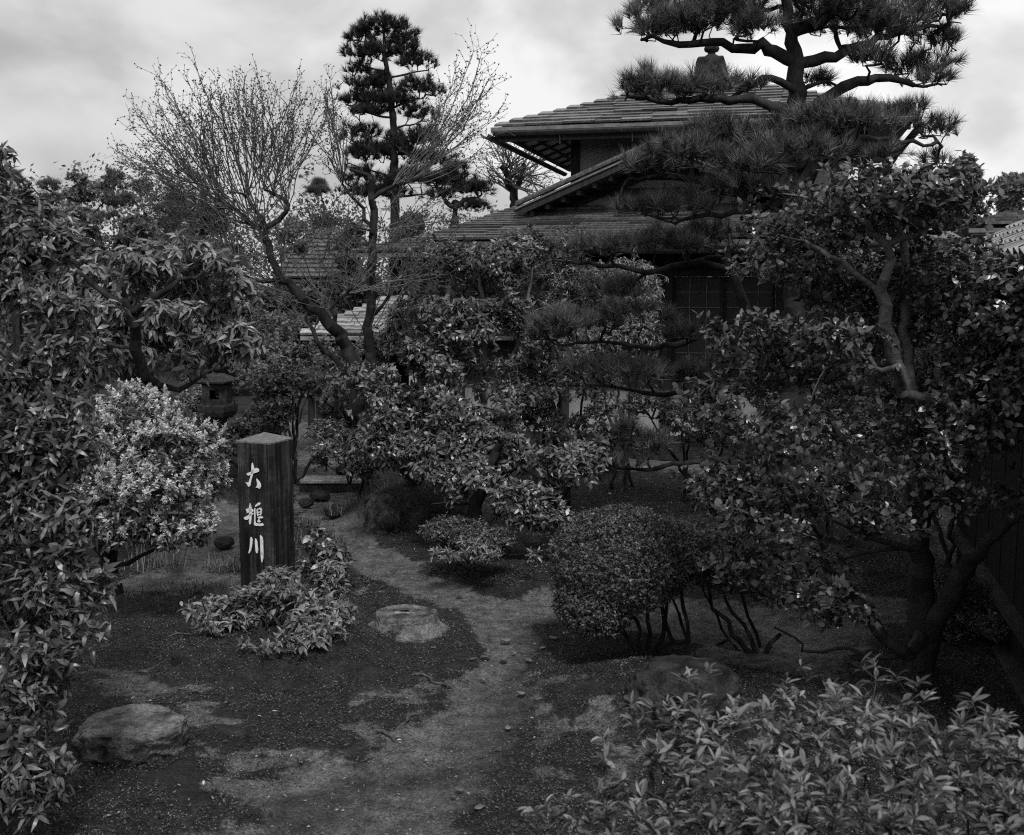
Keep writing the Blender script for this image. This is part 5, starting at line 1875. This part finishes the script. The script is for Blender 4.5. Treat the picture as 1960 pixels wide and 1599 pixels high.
mid('shrub on a thick dark trunk growing out of the bank', P(912, 1010, 8.9), [E(930, 920, 8.9, 90, 50), E(1000, 940, 8.8, 80, 50), E(1060, 900, 8.9, 90, 60), E(1040, 980, 8.7, 80, 30), E(1100, 850, 9.2, 80, 60)], 950, .075,
    stems=[(stemline([(912, 1015), (912, 960), (930, 900), (960, 850)], 8.9), [.07, .06, .045, .03]), (stemline([(1035, 1010), (1055, 975), (1090, 930), (1110, 880)], 8.8), [.04, .035, .025, .015]), (stemline([(910, 975), (870, 965), (830, 960)], 8.8), [.016, .012, .008])], singles=120, key='midshrub')
mid('airy shrub before the white plaster wall under the pine', P(1080, 900, 10.5), [E(1060, 760, 10.5, 90, 70), E(1120, 700, 10.8, 80, 60), E(1150, 800, 10.4, 60, 60), E(1040, 690, 10.6, 70, 50), E(1000, 760, 10.4, 70, 60)], 750, .06, gap=.45, twig='twig_pale', tip=.003)
mid('feathery shrub rising before the dark eave in the centre', P(1060, 900, 11.3), [E(1050, 540, 11.3, 70, 60), E(1090, 470, 11.3, 60, 40), E(1040, 620, 11.2, 60, 60), E(1120, 540, 11.4, 50, 50)], 800, .06, 'leaf_mid', L_NARROW, 6, gap=.42, twig='twig_pale', tip=.003)
mid('twiggy shrub against the white plaster at the pine foot', P(1330, 900, 11.2), [E(1320, 800, 11.2, 80, 55), E(1240, 780, 11.4, 60, 45), E(1390, 820, 11, 50, 40)], 420, .055, 'leaf_mid', L_MID, 6, gap=.42, twig='twig_pale', tip=.003)
mid('fine leaved willow like shrub beside the dark house post', P(1190, 860, 12.2), [E(1200, 560, 12.4, 75, 70), E(1170, 640, 12.3, 80, 60), E(1120, 560, 12.5, 70, 60), E(1230, 640, 12.2, 40, 60)], 1300, .07, 'leaf_pale', L_NARROW, 7, droop=.8, twig='twig_pale', tip=.003, gap=.3)
mid('dark round shrub left of the slab bridge path', P(560, 820, 12.6), [E(560, 740, 12.8, 110, 55), E(640, 760, 12.4, 70, 50), E(500, 790, 12.5, 70, 40)], 900, .06, 'leaf_small', L_SML)
mid('small tree like shrub standing right of the stone slab bridge', P(660, 920, 10.8), [E(660, 860, 10.6, 75, 45), E(630, 830, 10.8, 50, 30), E(700, 880, 10.4, 60, 40)], 520, .055, stems=[(stemline([(667, 925), (660, 890), (650, 860)], 10.6), [.018, .015, .01]), (stemline([(690, 930), (685, 890), (690, 860)], 10.6), [.018, .015, .01])])
mid('shrub with pale leaf rosettes beside the leaning bare trunk', P(700, 850, 11.2), [E(680, 740, 11.2, 60, 50), E(720, 690, 11.3, 60, 45), E(640, 700, 11.6, 50, 40), E(760, 650, 11.3, 80, 40), E(800, 610, 11.2, 60, 45)], 620, .08, 'leaf_pale')
mid('small leaved shrub around the stone lantern foot', P(470, 880, 13.2), [E(480, 830, 13.2, 60, 35), E(520, 800, 13.2, 60, 30), E(360, 800, 13.8, 40, 40), E(455, 850, 12.8, 30, 25)], 520, .06, 'leaf_mid', L_SML)
mid('low shrub mass in the shade left of the stone lantern', P(300, 880, 12.5), [E(300, 800, 12.5, 90, 50), E(220, 820, 12.2, 80, 60), E(370, 760, 14.2, 40, 40)], 700, .065, 'leaf_mid')
mid('dark leafy shrub between lantern and bare tree', P(560, 720, 14.6), [E(560, 650, 15, 90, 60), E(500, 700, 14.5, 80, 60), E(620, 680, 14.5, 70, 50), E(500, 620, 16, 60, 40)], 800, .075, 'leaf_far', L_FAR)
mid('low dark azalea mat under the overhanging rock', G(880, 1050), [E(870, 1015, 8.4, 70, 28, .2), E(930, 1030, 8.2, 60, 25, .2)], 1100, .028, 'leaf_small', L_SML, gap=.2, shell=5)
mid('small bright leaved seedling row before the bank', G(900, 1085), [E(905, 1050, 8.0, 28, 20, .1), E(850, 1058, 8.1, 35, 10, .1), E(935, 1062, 7.9, 30, 10, .1), E(1025, 1060, 8.0, 14, 8, .08)], 60, .07, 'leaf_pale', L_AZA, 7, gap=.1, singles=60, key='seedling', nstems=4, stem_r=.006)
mid('single drooping leaf sprig on the dark moss before the bush', G(548, 1285), [E(545, 1262, 6.9, 14, 8, .05), E(570, 1240, 7.0, 22, 16, .08)], 8, .085, 'leaf_mid', L_LONG, 3, gap=.05, droop=1.0, nstems=2, stem_r=.003, singles=24, key='sprig')
mid('dark sparse shrub against the boarded wall at lower right', P(1840, 1250, 6.9), [E(1830, 1140, 7.0, 70, 50, .35), E(1880, 1180, 6.9, 50, 50, .3), E(1800, 1210, 7, 50, 40, .3)], 900, .03, 'leaf_small', L_SML, gap=.3)
mid('leafy undergrowth behind the camellia trunks', P(1600, 1000, 9.5), [E(1560, 900, 9.6, 130, 90), E(1700, 850, 9.4, 120, 120), E(1420, 880, 10, 80, 70), E(1800, 760, 9.0, 100, 120), E(1560, 740, 10, 140, 90)], 1500, .07, 'leaf_mid')
mid('leafy shrub behind the camellia crown near the tiled wall', P(1850, 1000, 8.6), [E(1880, 640, 8.4, 90, 100, .4), E(1800, 600, 8.8, 90, 90, .4), E(1650, 560, 9.5, 120, 90, .5)], 800, .075, 'leaf_gloss')

# ------------------------------------------------------------------ pines
def pad(px, py, d, rpx, rpy, rd=None):
    c = P(px, py, d)
    s = d / FPX
    return (c, np.array([rpx * s, rd or rpx * s * .8, rpy * s]))


D = 9.0
pb = P(1515, 940, D)
pb[2] = float(height(pb[0], pb[1]))
pads = [pad(1400, 10, D + .3, 120, 40), pad(1590, 5, D - .3, 110, 45), pad(1730, 15, D + .3, 110, 50), pad(1800, 80, D + .2, 50, 35), pad(1780, 150, D, 50, 28), pad(1260, 60, D, 60, 26), pad(1660, 110, D - .3, 50, 24), pad(1335, 45, D, 140, 46), pad(1250, 20, D + .4, 50, 30), pad(1450, 55, D - .3, 70, 35), pad(1680, 60, D, 120, 50), pad(1800, 30, D, 75, 45), pad(1840, -10, D, 40, 40), pad(1745, 130, D + .2, 80, 38), pad(1600, 40, D + .4, 80, 45), pad(1500, -60, D, 250, 60),
        pad(1280, 170, D - .5, 130, 32), pad(1390, 165, D - .2, 70, 30), pad(1570, 155, D + .1, 32, 18), pad(1600, 235, D - .5, 150, 38), pad(1730, 215, D, 55, 22), pad(1790, 250, D, 48, 28), pad(1800, 305, D + .1, 40, 20),
        pad(1330, 300, D - .7, 140, 50), pad(1240, 320, D - .7, 60, 32), pad(1530, 290, D - .8, 110, 36), pad(1420, 365, D - .7, 110, 36), pad(1290, 400, D - .5, 90, 32), pad(1660, 300, D - .4, 80, 30), pad(1440, 318, D - .9, 90, 34), pad(1370, 250, D - .6, 80, 28), pad(1220, 400, D - .6, 60, 22)]
limbs = [([pb] + stemline([(1518, 700), (1524, 500), (1520, 330), (1522, 200), (1522, 120), (1512, 60), (1500, -40)], D), [.10, .095, .085, .08, .075, .065, .045, .03]),
         (stemline([(1520, 120), (1480, 105), (1460, 88), (1420, 92), (1360, 80), (1300, 85), (1250, 70)], D), [.055, .05, .045, .04, .032, .025, .012]),
         (stemline([(1515, 128), (1560, 118), (1620, 100), (1680, 75), (1740, 60), (1800, 50)], D), [.05, .045, .04, .03, .022, .012]),
         (stemline([(1520, 70), (1570, 40), (1600, 10), (1640, -30)], D), [.06, .05, .04, .03]),
         (stemline([(1525, 230), (1590, 185), (1640, 158), (1700, 150), (1750, 162)], D), [.05, .045, .04, .03, .018]),
         (stemline([(1520, 170), (1480, 150), (1440, 165), (1400, 185)], D - .2), [.03, .028, .022, .015]),
         (stemline([(1520, 215), (1440, 195), (1360, 190), (1280, 195), (1200, 185)], D - .3), [.04, .035, .03, .022, .012]),
         (stemline([(1522, 330), (1560, 300), (1600, 270), (1680, 265), (1780, 280)], D - .2), [.04, .035, .03, .02, .012]),
         (stemline([(1520, 370), (1450, 345), (1380, 350), (1300, 340), (1220, 345)], D - .5), [.045, .04, .03, .024, .012]),
         (stemline([(1520, 420), (1450, 400), (1380, 410), (1290, 425)], D - .5), [.04, .03, .022, .012]),
         (stemline([(1545, 170), (1570, 160), (1600, 165)], D), [.02, .016, .01])]
pine('pine_tree', 'big dark pine with tiered needle pads rising at upper right over the house', pb, limbs, pads, 210, 36, .13, width=.0048, gap=.2, low=-.15)

D2 = 9.8
pb2 = P(1480, 890, D2)
pb2[2] = float(height(pb2[0], pb2[1]))
pads = [pad(1250, 470, D2 - .4, 150, 34), pad(1120, 480, D2, 80, 26), pad(1360, 450, D2 - .3, 80, 34), pad(1180, 560, D2, 70, 40), pad(1100, 620, D2 - .3, 100, 34), pad(1210, 610, D2 - .3, 90, 42), pad(1040, 640, D2, 40, 24), pad(1180, 710, D2 - .4, 130, 26), pad(1310, 640, D2 - .5, 55, 24), pad(1330, 720, D2 - .3, 60, 28),
        pad(1190, 830, D2 - .6, 50, 38), pad(1250, 850, D2 - .6, 55, 36), pad(1190, 890, D2 - .7, 45, 18), pad(1400, 690, D2 - .3, 50, 22)]
limbs = [([pb2] + stemline([(1472, 780), (1455, 690), (1430, 600), (1400, 520), (1370, 490)], D2), [.08, .07, .06, .05, .035, .025]),
         (stemline([(1395, 515), (1340, 505), (1290, 512), (1240, 520), (1180, 510), (1110, 505), (1060, 495)], D2 - .1), [.03, .028, .026, .024, .02, .015, .010]),
         (stemline([(1435, 620), (1360, 640), (1290, 660), (1230, 665), (1150, 655), (1070, 660)], D2 - .1), [.03, .028, .025, .02, .015, .010]),
         (stemline([(1460, 730), (1370, 745), (1270, 755), (1200, 745), (1120, 735)], D2 - .2), [.03, .025, .022, .016, .010]),
         (stemline([(1478, 860), (1380, 880), (1290, 890), (1230, 900), (1180, 895)], D2 - .4), [.03, .025, .02, .016, .012]),
         (stemline([(1290, 515), (1330, 500), (1380, 490)], D2 - .1), [.03, .024, .015])]
pine('pine_tree', 'low pine with needle pads spreading left in front of the paper screens', pb2, limbs, pads, 190, 36, .13, width=.005, gap=.26, low=-.15)

# tall cloud-pruned pine
D3 = 19
pb3 = P(757, 660, D3)
pb3[2] = 0
pads = [pad(735, 55, D3, 55, 20), pad(690, 70, D3, 35, 17), pad(775, 80, D3, 32, 20), pad(700, 105, D3, 44, 20), pad(795, 122, D3, 38, 18), pad(745, 100, D3, 50, 20), pad(690, 135, D3, 25, 14), pad(700, 165, D3, 45, 16), pad(800, 172, D3, 48, 20), pad(685, 192, D3, 38, 14), pad(740, 195, D3, 55, 18),
        pad(800, 220, D3, 34, 17), pad(705, 215, D3, 40, 12), pad(690, 260, D3, 40, 20), pad(800, 268, D3, 55, 20), pad(700, 300, D3, 48, 20), pad(820, 310, D3, 45, 17), pad(750, 290, D3, 60, 20), pad(690, 340, D3, 40, 20), pad(790, 345, D3, 70, 20), pad(720, 370, D3, 60, 16), pad(850, 350, D3, 34, 14), pad(730, 150, D3, 20, 10)]
pads = [(c, r * np.array([1, .8, 1])) for c, r in pads]
limbs = [([pb3] + stemline([(757, 450), (755, 330), (752, 230), (745, 160), (735, 100), (735, 60)], D3), [.10, .085, .075, .065, .05, .035, .02])]
for (px, py) in ((690, 75), (790, 85), (690, 120), (800, 130), (690, 178), (810, 182), (680, 205), (805, 228), (690, 275), (820, 280), (690, 315), (840, 320), (680, 355), (850, 360)):
    limbs.append((stemline([(745, py + 22), ((745 + px) / 2, py + 14), (px, py + 6)], D3), [.022, .016, .010]))
pads = [(c, r * np.array([1.15, 1.1, 1.3])) for c, r in pads]
pine('pine_tree', 'tall narrow pine pruned into stacked clouds against the sky', pb3, limbs, pads, 150, 40, .15, width=.009, mat='needle_dark', gap=.18, low=-.3, step=.12, cap=.03, tip=.006)

D4 = 18
pb4 = P(872, 640, D4)
pb4[2] = 0
pads = [pad(895, 365, D4, 45, 18), pad(865, 340, D4, 40, 14), pad(925, 360, D4, 24, 12), pad(840, 375, D4, 30, 14), pad(910, 395, D4, 30, 10), pad(830, 345, D4, 28, 12), pad(875, 320, D4, 25, 10)]
limbs = [([pb4] + stemline([(872, 430), (872, 400)], D4), [.10, .08, .07]), (stemline([(872, 402), (855, 388), (845, 375)], D4), [.05, .04, .02]), (stemline([(872, 402), (890, 385), (915, 378)], D4), [.05, .035, .02])]
pine('pine_tree', 'small forked pine standing left of the house roof', pb4, limbs, pads, 140, 38, .14, width=.008, mat='needle_dark', gap=.2, low=-.3, step=.1, tip=.006)


# ------------------------------------------------------------------ bare trees
def bare(name, label, base, limbs, shoots, group=None, d=10, n_side=9, buds=True, bark='bark', tip=.0015, side_len=.15, cap=.02, bud_size=.018, cat='bare tree', sway=.048, side_start=.36):
    base = np.array(base, float)
    base[2] = float(height(base[0], base[1])) - .03
    root = thing(name, base, label, cat, group)
    sk = Skel()
    names = {0: ('twigs', M['twig_pale'])}
    for q, (pts, rr) in enumerate(limbs):
        conn = -1 if q == 0 or np.linalg.norm(np.array(sk.p) - pts[0], axis=1).min() > .6 else -2
        sk.limb(pts, rr, q + 1, conn, jit=.014)
        names[q + 1] = ('trunk' if conn == -1 else 'branch', M[bark])
    bp_, bd = [], []
    for (a, b, r) in shoots:
        a, b = np.array(a), np.array(b)
        A = np.array(sk.p[:sum(1 for l_ in sk.lab if l_ > 0)] if False else sk.p)
        lab = np.array(sk.lab)
        A2 = np.where((lab > 0)[:, None], A, 1e6)
        j = int(np.argmin(np.linalg.norm(A2 - a, axis=1)))
        a0 = A[j]
        L = np.linalg.norm(b - a0)
        mid_ = (a0 + b) / 2 + RNG.normal(0, L * sway * 1.6, 3) + np.array([0, 0, -L * .04])
        n = max(4, int(L / .12))
        last = j
        for s in range(1, n + 1):
            u = s / n
            q = (1 - u) ** 2 * a0 + 2 * u * (1 - u) * mid_ + u * u * b + RNG.normal(0, .008, 3)
            sk.p.append(q)
            sk.par.append(last)
            sk.r0.append(r * (1 - u * .72))
            sk.lab.append(0)
            last = len(sk.p) - 1
            if u > side_start and RNG.random() < .9:
                dirv = norm(b - a0)
                for _ in range(3 if u > .55 else 1):
                    sd_ = norm(dirv * .9 + RNG.normal(0, .45, 3) + np.array([0, 0, .15]))
                    ll = side_len * RNG.uniform(.4, 1.5)
                    l2 = last
                    for w_ in range(1, 4):
                        sk.p.append(q + sd_ * ll * w_ / 3 + RNG.normal(0, .006, 3))
                        sk.par.append(l2)
                        sk.r0.append(tip * .9)
                        sk.lab.append(0)
                        l2 = len(sk.p) - 1
                        if w_ >= 1:
                            bp_.append(sk.p[-1])
                            bd.append(sd_)
                            if w_ > 1 and RNG.random() < .6:
                                s2 = norm(sd_ + RNG.normal(0, .6, 3))
                                sk.p.append(sk.p[-1] + s2 * ll * .35)
                                sk.par.append(l2)
                                sk.r0.append(tip * .75)
                                sk.lab.append(0)
                                bp_.append(sk.p[-1])
                                bd.append(s2)
            if u > .5:
                bp_.append(q)
                bd.append(norm(b - a0))
    sk.meshes(root, M[bark], names, tip=tip, cap=cap)
    if buds and bp_:
        pos, d_ = np.array(bp_), np.array(bd)
        pos, d_ = np.repeat(pos, 2, 0), np.repeat(d_, 2, 0)
        m_ = len(pos)
        d_ = norm(d_ + RNG.normal(0, .6, (m_, 3)))
        V, T, tn = scatter(L_FAR, pos - base_of(root), d_, norm(RNG.normal(size=(m_, 3))), bud_size * RNG.uniform(.6, 1.4, m_), RNG.random(m_))
        link('buds', tri_mesh('buds', V, T, M['bud'], tn), root, 'stuff')
    return root


Db = 10.5
limbs = [(stemline([(690, 850, 10.8), (680, 720), (650, 640), (615, 600), (575, 570), (540, 530), (520, 490), (505, 440)], Db), [.085, .07, .062, .052, .045, .04, .034, .030]),
         (stemline([(505, 440), (480, 430), (450, 405), (420, 395)], Db), [.032, .025, .018, .012]),
         (stemline([(505, 440), (540, 420), (550, 390), (525, 370), (505, 365)], Db), [.03, .025, .02, .016, .010]),
         (stemline([(505, 440), (485, 400), (470, 375), (455, 370)], Db), [.026, .02, .015, .010]),
         (stemline([(530, 540), (500, 540), (470, 525), (450, 500)], Db), [.025, .018, .013, .008]),
         (stemline([(700, 850, 10.9), (712, 740), (706, 640), (712, 540), (716, 440), (712, 370), (700, 335), (670, 320)], Db + .2), [.07, .06, .05, .045, .04, .03, .022, .012]),
         (stemline([(716, 440), (690, 400), (665, 370), (650, 350)], Db + .2), [.022, .018, .014, .01]),
         (stemline([(714, 390), (750, 360), (790, 345), (810, 340)], Db + .2), [.022, .018, .013, .008]),
         (stemline([(660, 660), (640, 620), (635, 590), (660, 560), (680, 555)], Db), [.03, .025, .018, .014, .01]),
         (stemline([(690, 760), (640, 690), (600, 640), (590, 600)], Db), [.035, .028, .02, .012]),
         (stemline([(710, 600), (750, 570), (770, 540)], Db + .2), [.022, .016, .01])]
shoots = []
targets = [(300, 140), (330, 190), (380, 150), (395, 185), (265, 215), (250, 260), (240, 300), (265, 330), (310, 230), (345, 240), (420, 200), (440, 165), (470, 160), (455, 220), (495, 170), (515, 200), (545, 175), (575, 180), (560, 215), (600, 200), (585, 240),
           (290, 290), (330, 300), (280, 350), (310, 380), (360, 260), (390, 250), (420, 260), (490, 240), (520, 250), (480, 200), (370, 210), (545, 270), (350, 330), (320, 340), (340, 380), (300, 320), (355, 210), (410, 215), (435, 195), (380, 300), (400, 290), (325, 270), (460, 185), (530, 225), (560, 250)]
for (px, py) in targets:
    for rep in range(3):
        tx, ty = px + RNG.normal(0, 14), py + RNG.normal(0, 14) + rep * 14
        if px < 430: src = random.choice([(430, 400), (455, 410), (485, 430), (500, 450), (450, 375), (470, 500), (420, 395)])
        else: src = random.choice([(505, 365), (540, 400), (500, 430), (550, 395), (470, 378), (525, 370)])
        dd = Db + RNG.normal(0, .35)
        shoots.append((P(src[0], src[1], Db), P(tx, ty, dd), .0036))
for _ in range(46):      # lower fan and crossing twigs
    src = random.choice([(520, 490), (540, 530), (450, 500), (470, 525), (575, 570), (635, 590), (600, 640)])
    tx, ty = RNG.uniform(300, 660), RNG.uniform(380, 560)
    shoots.append((P(src[0], src[1], Db), P(tx, min(ty, src[1] - 30), Db + RNG.normal(0, .4)), .0036))
for (px, py) in [(620, 190), (640, 220), (600, 250), (655, 260), (610, 300), (640, 300), (660, 240), (625, 160)] * 2:
    shoots.append((P(670, 350, Db), P(px + RNG.normal(0, 10), py + RNG.normal(0, 12), Db + RNG.normal(0, .3)), .0036))
for (px, py) in [(914, 100), (905, 180), (925, 200), (935, 160), (870, 160), (940, 240), (945, 215), (880, 210), (850, 200), (900, 260), (860, 250), (830, 240), (920, 290), (870, 300), (850, 280), (890, 230)] * 2:
    shoots.append((P(random.choice([750, 780, 800]), 350, Db + .2), P(px + RNG.normal(0, 6), py + RNG.normal(0, 8), Db + .2 + RNG.normal(0, .2)), .0036))
for _ in range(60):
    src = random.choice([(712, 540), (716, 440), (750, 570), (770, 540), (680, 555), (706, 640), (660, 560)])
    tx, ty = RNG.uniform(590, 900), RNG.uniform(370, 560)
    shoots.append((P(src[0], src[1], Db + .2), P(tx, min(ty, src[1] - 20), Db + RNG.normal(0, .4)), .0036))
bare('bare_tree', 'leafless budding tree with fans of fine upswept twigs left of the tall pine', P(692, 850, 10.8), limbs, shoots)

limbs = [(stemline([(988, 620), (986, 480), (984, 380), (975, 350), (962, 318)], 20), [.10, .09, .08, .07, .055]), (stemline([(985, 380), (995, 345), (1003, 312)], 20), [.06, .05, .035])]
shoots = [(P(962 + random.uniform(0, 35), 320 + random.uniform(0, 50), 20), P(random.uniform(935, 1060), random.uniform(285, 380), 20 + random.uniform(-.5, .5)), .012) for _ in range(36)]
bare('bare_tree', 'hard pruned bare tree with two stubs beside the house roof', P(988, 640, 20), limbs, shoots, tip=.005, bud_size=.03, side_len=.3)

# ------------------------------------------------------------------ background trees
def far_tree(name, label, px, py_top, d, rpx, group, n=500, kind='leaf', mat='leaf_far', size=.16, hpx=None):
    s = d / FPX
    top = P(px, py_top, d)
    base = np.array([top[0], d, 0.])
    rx = rpx * s
    hz = top[2]
    root = thing(name, base, label, 'tree', group)
    ells = []
    for q in range(8 if kind == 'leaf' else 16):
        u = RNG.random()
        zz = hz * (.35 + .6 * u)
        spread_ = rx * (1.05 - .75 * u) if kind != 'leaf' else rx * (1 - .5 * u)
        c = np.array([base[0] + RNG.uniform(-.7, .7) * spread_, d + RNG.uniform(-.5, .5) * spread_, zz])
        r = np.array([rx * RNG.uniform(.3, .5), rx * .4, rx * (RNG.uniform(.22, .34) if kind == 'leaf' else RNG.uniform(.09, .16))])
        c[2] = min(c[2], hz - r[2])
        ells.append((c, r))
    ells.append((np.array([base[0], d, hz - rx * .15]), np.array([rx * .3, rx * .3, rx * .15])))
    tips, nrm = sample_crown(ells, n, 4, .3, 2.2 / max(rx, .3), seed=int(px), front=True)
    sk = Skel()
    sk.limb([base, base + np.array([RNG.normal(0, .1), 0, hz * .4]), base + np.array([RNG.normal(0, .2), 0, hz * .8])], [hz * .03, hz * .02, hz * .008], 1, step=.3)
    sk.grow(tips[::6], .25, .03)
    sk.meshes(root, M['bark'], {0: ('twigs', M['bark']), 1: ('trunk', M['bark'])}, tip=.006, cap=.05)
    if kind == 'pine':
        V, T, tn, _ = needles(tips, nrm, 22, size * 1.3, size * .11, .5)
        link('foliage', tri_mesh('foliage', V - base, T, M[mat], tn, smooth=False), root, 'stuff')
    else:
        pos, d_, ups, sc, t = whorls(tips, nrm, 7, size, (.3, 1.1), .5)
        V, T, tn = scatter(L_FAR, pos - base, d_, ups, sc, t)
        link('foliage', tri_mesh('foliage', V, T, M[mat], tn, smooth=False), root, 'stuff')


grp = 'trees on the rise behind the left shrubs'
for i, (px, py, d, r, kd, lb) in enumerate((
        (20, 330, 24, 70, 'pine', 'dark distant pine at the far left edge'), (95, 345, 27, 60, 'pine', 'distant pine second from the left edge'), (150, 330, 33, 60, 'leaf', 'pale rounded treetop behind the left pines'),
        (215, 328, 26, 65, 'pine', 'distant flat topped pine whose trunk shows left of the bare twigs'), (270, 345, 30, 60, 'leaf', 'distant leafy tree behind the lower fan of bare twigs'), (335, 370, 26, 60, 'pine', 'distant pine behind the middle of the bare twigs'),
        (395, 400, 30, 60, 'leaf', 'distant tree left of the bare tree fork'), (60, 420, 19, 60, 'leaf', 'bushy tree below the far left pines'), (160, 430, 20, 70, 'leaf', 'bushy tree above the umbrella leaved tree'), (270, 430, 20, 70, 'leaf', 'bushy tree right above the umbrella leaved tree'),
        (370, 450, 20, 60, 'leaf', 'rounded tree left above the distant gabled house'), (450, 470, 24, 50, 'leaf', 'rounded tree behind the distant gabled house'), (610, 345, 30, 38, 'pine', 'slim conifer between the bare tree and the tall pine'), (560, 420, 32, 50, 'leaf', 'distant tree behind the bare tree crown'),
        (680, 430, 26, 60, 'leaf', 'distant tree behind the trunk of the tall pine'), (790, 410, 25, 60, 'leaf', 'distant tree right of the tall pine trunk'), (920, 425, 30, 45, 'leaf', 'distant tree beside the left hip of the house roof'), (500, 560, 19, 55, 'leaf', 'dark tree right of the distant gabled house'), (590, 560, 18, 60, 'leaf', 'dark tree behind the pale shelter roof corner'),
        (330, 560, 18, 60, 'leaf', 'dark tree behind the umbrella leaved tree'), (690, 540, 17.5, 60, 'leaf', 'dark leafy tree above the pale shelter roof'), (578, 468, 22, 42, 'leaf', 'thin tree crown in front of the left end of the far tiled roof'), (662, 475, 22, 36, 'leaf', 'thin tree crown in front of the right end of the far tiled roof'))):
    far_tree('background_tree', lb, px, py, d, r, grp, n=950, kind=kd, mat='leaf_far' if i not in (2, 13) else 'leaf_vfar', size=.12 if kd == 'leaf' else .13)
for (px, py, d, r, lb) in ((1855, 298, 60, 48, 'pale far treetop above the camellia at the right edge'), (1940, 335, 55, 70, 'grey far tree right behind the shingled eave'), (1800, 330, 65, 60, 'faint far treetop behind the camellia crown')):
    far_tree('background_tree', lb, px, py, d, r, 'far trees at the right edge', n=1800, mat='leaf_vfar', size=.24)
# the wood that closes the view
wells = []
for i in range(84):
    y = RNG.uniform(29, 38)
    x = RNG.uniform(-.52, .52) * y
    ht = (4.6 + 1.5 * RNG.random()) * (y / 33) * (.80 if x > -5 else 1.0)
    r_ = RNG.uniform(1.0, 1.9)
    wells.append((np.array([x, y, ht - r_]), np.array([r_, r_, r_])))
    wells.append((np.array([x + RNG.normal(0, .8), y, ht * .35]), np.array([r_ * 1.3, r_, ht * .4])))
tips, nrm = sample_crown(wells, 15000, 6, .2, 1.1, seed=3, stray=.08)
pos, d_, ups, sc, t = whorls(tips, nrm, 5, .15, (.3, 1.1), .4, back=.3)
V, T, tn = scatter(L_FAR, pos + RNG.normal(0, .12, pos.shape), d_, ups, sc, t)
o = link('wood', tri_mesh('wood', V, T, M['leaf_far'], tn, smooth=False), None, 'stuff')
tag(o, 'dense far wood closing the view behind the houses', 'wood')
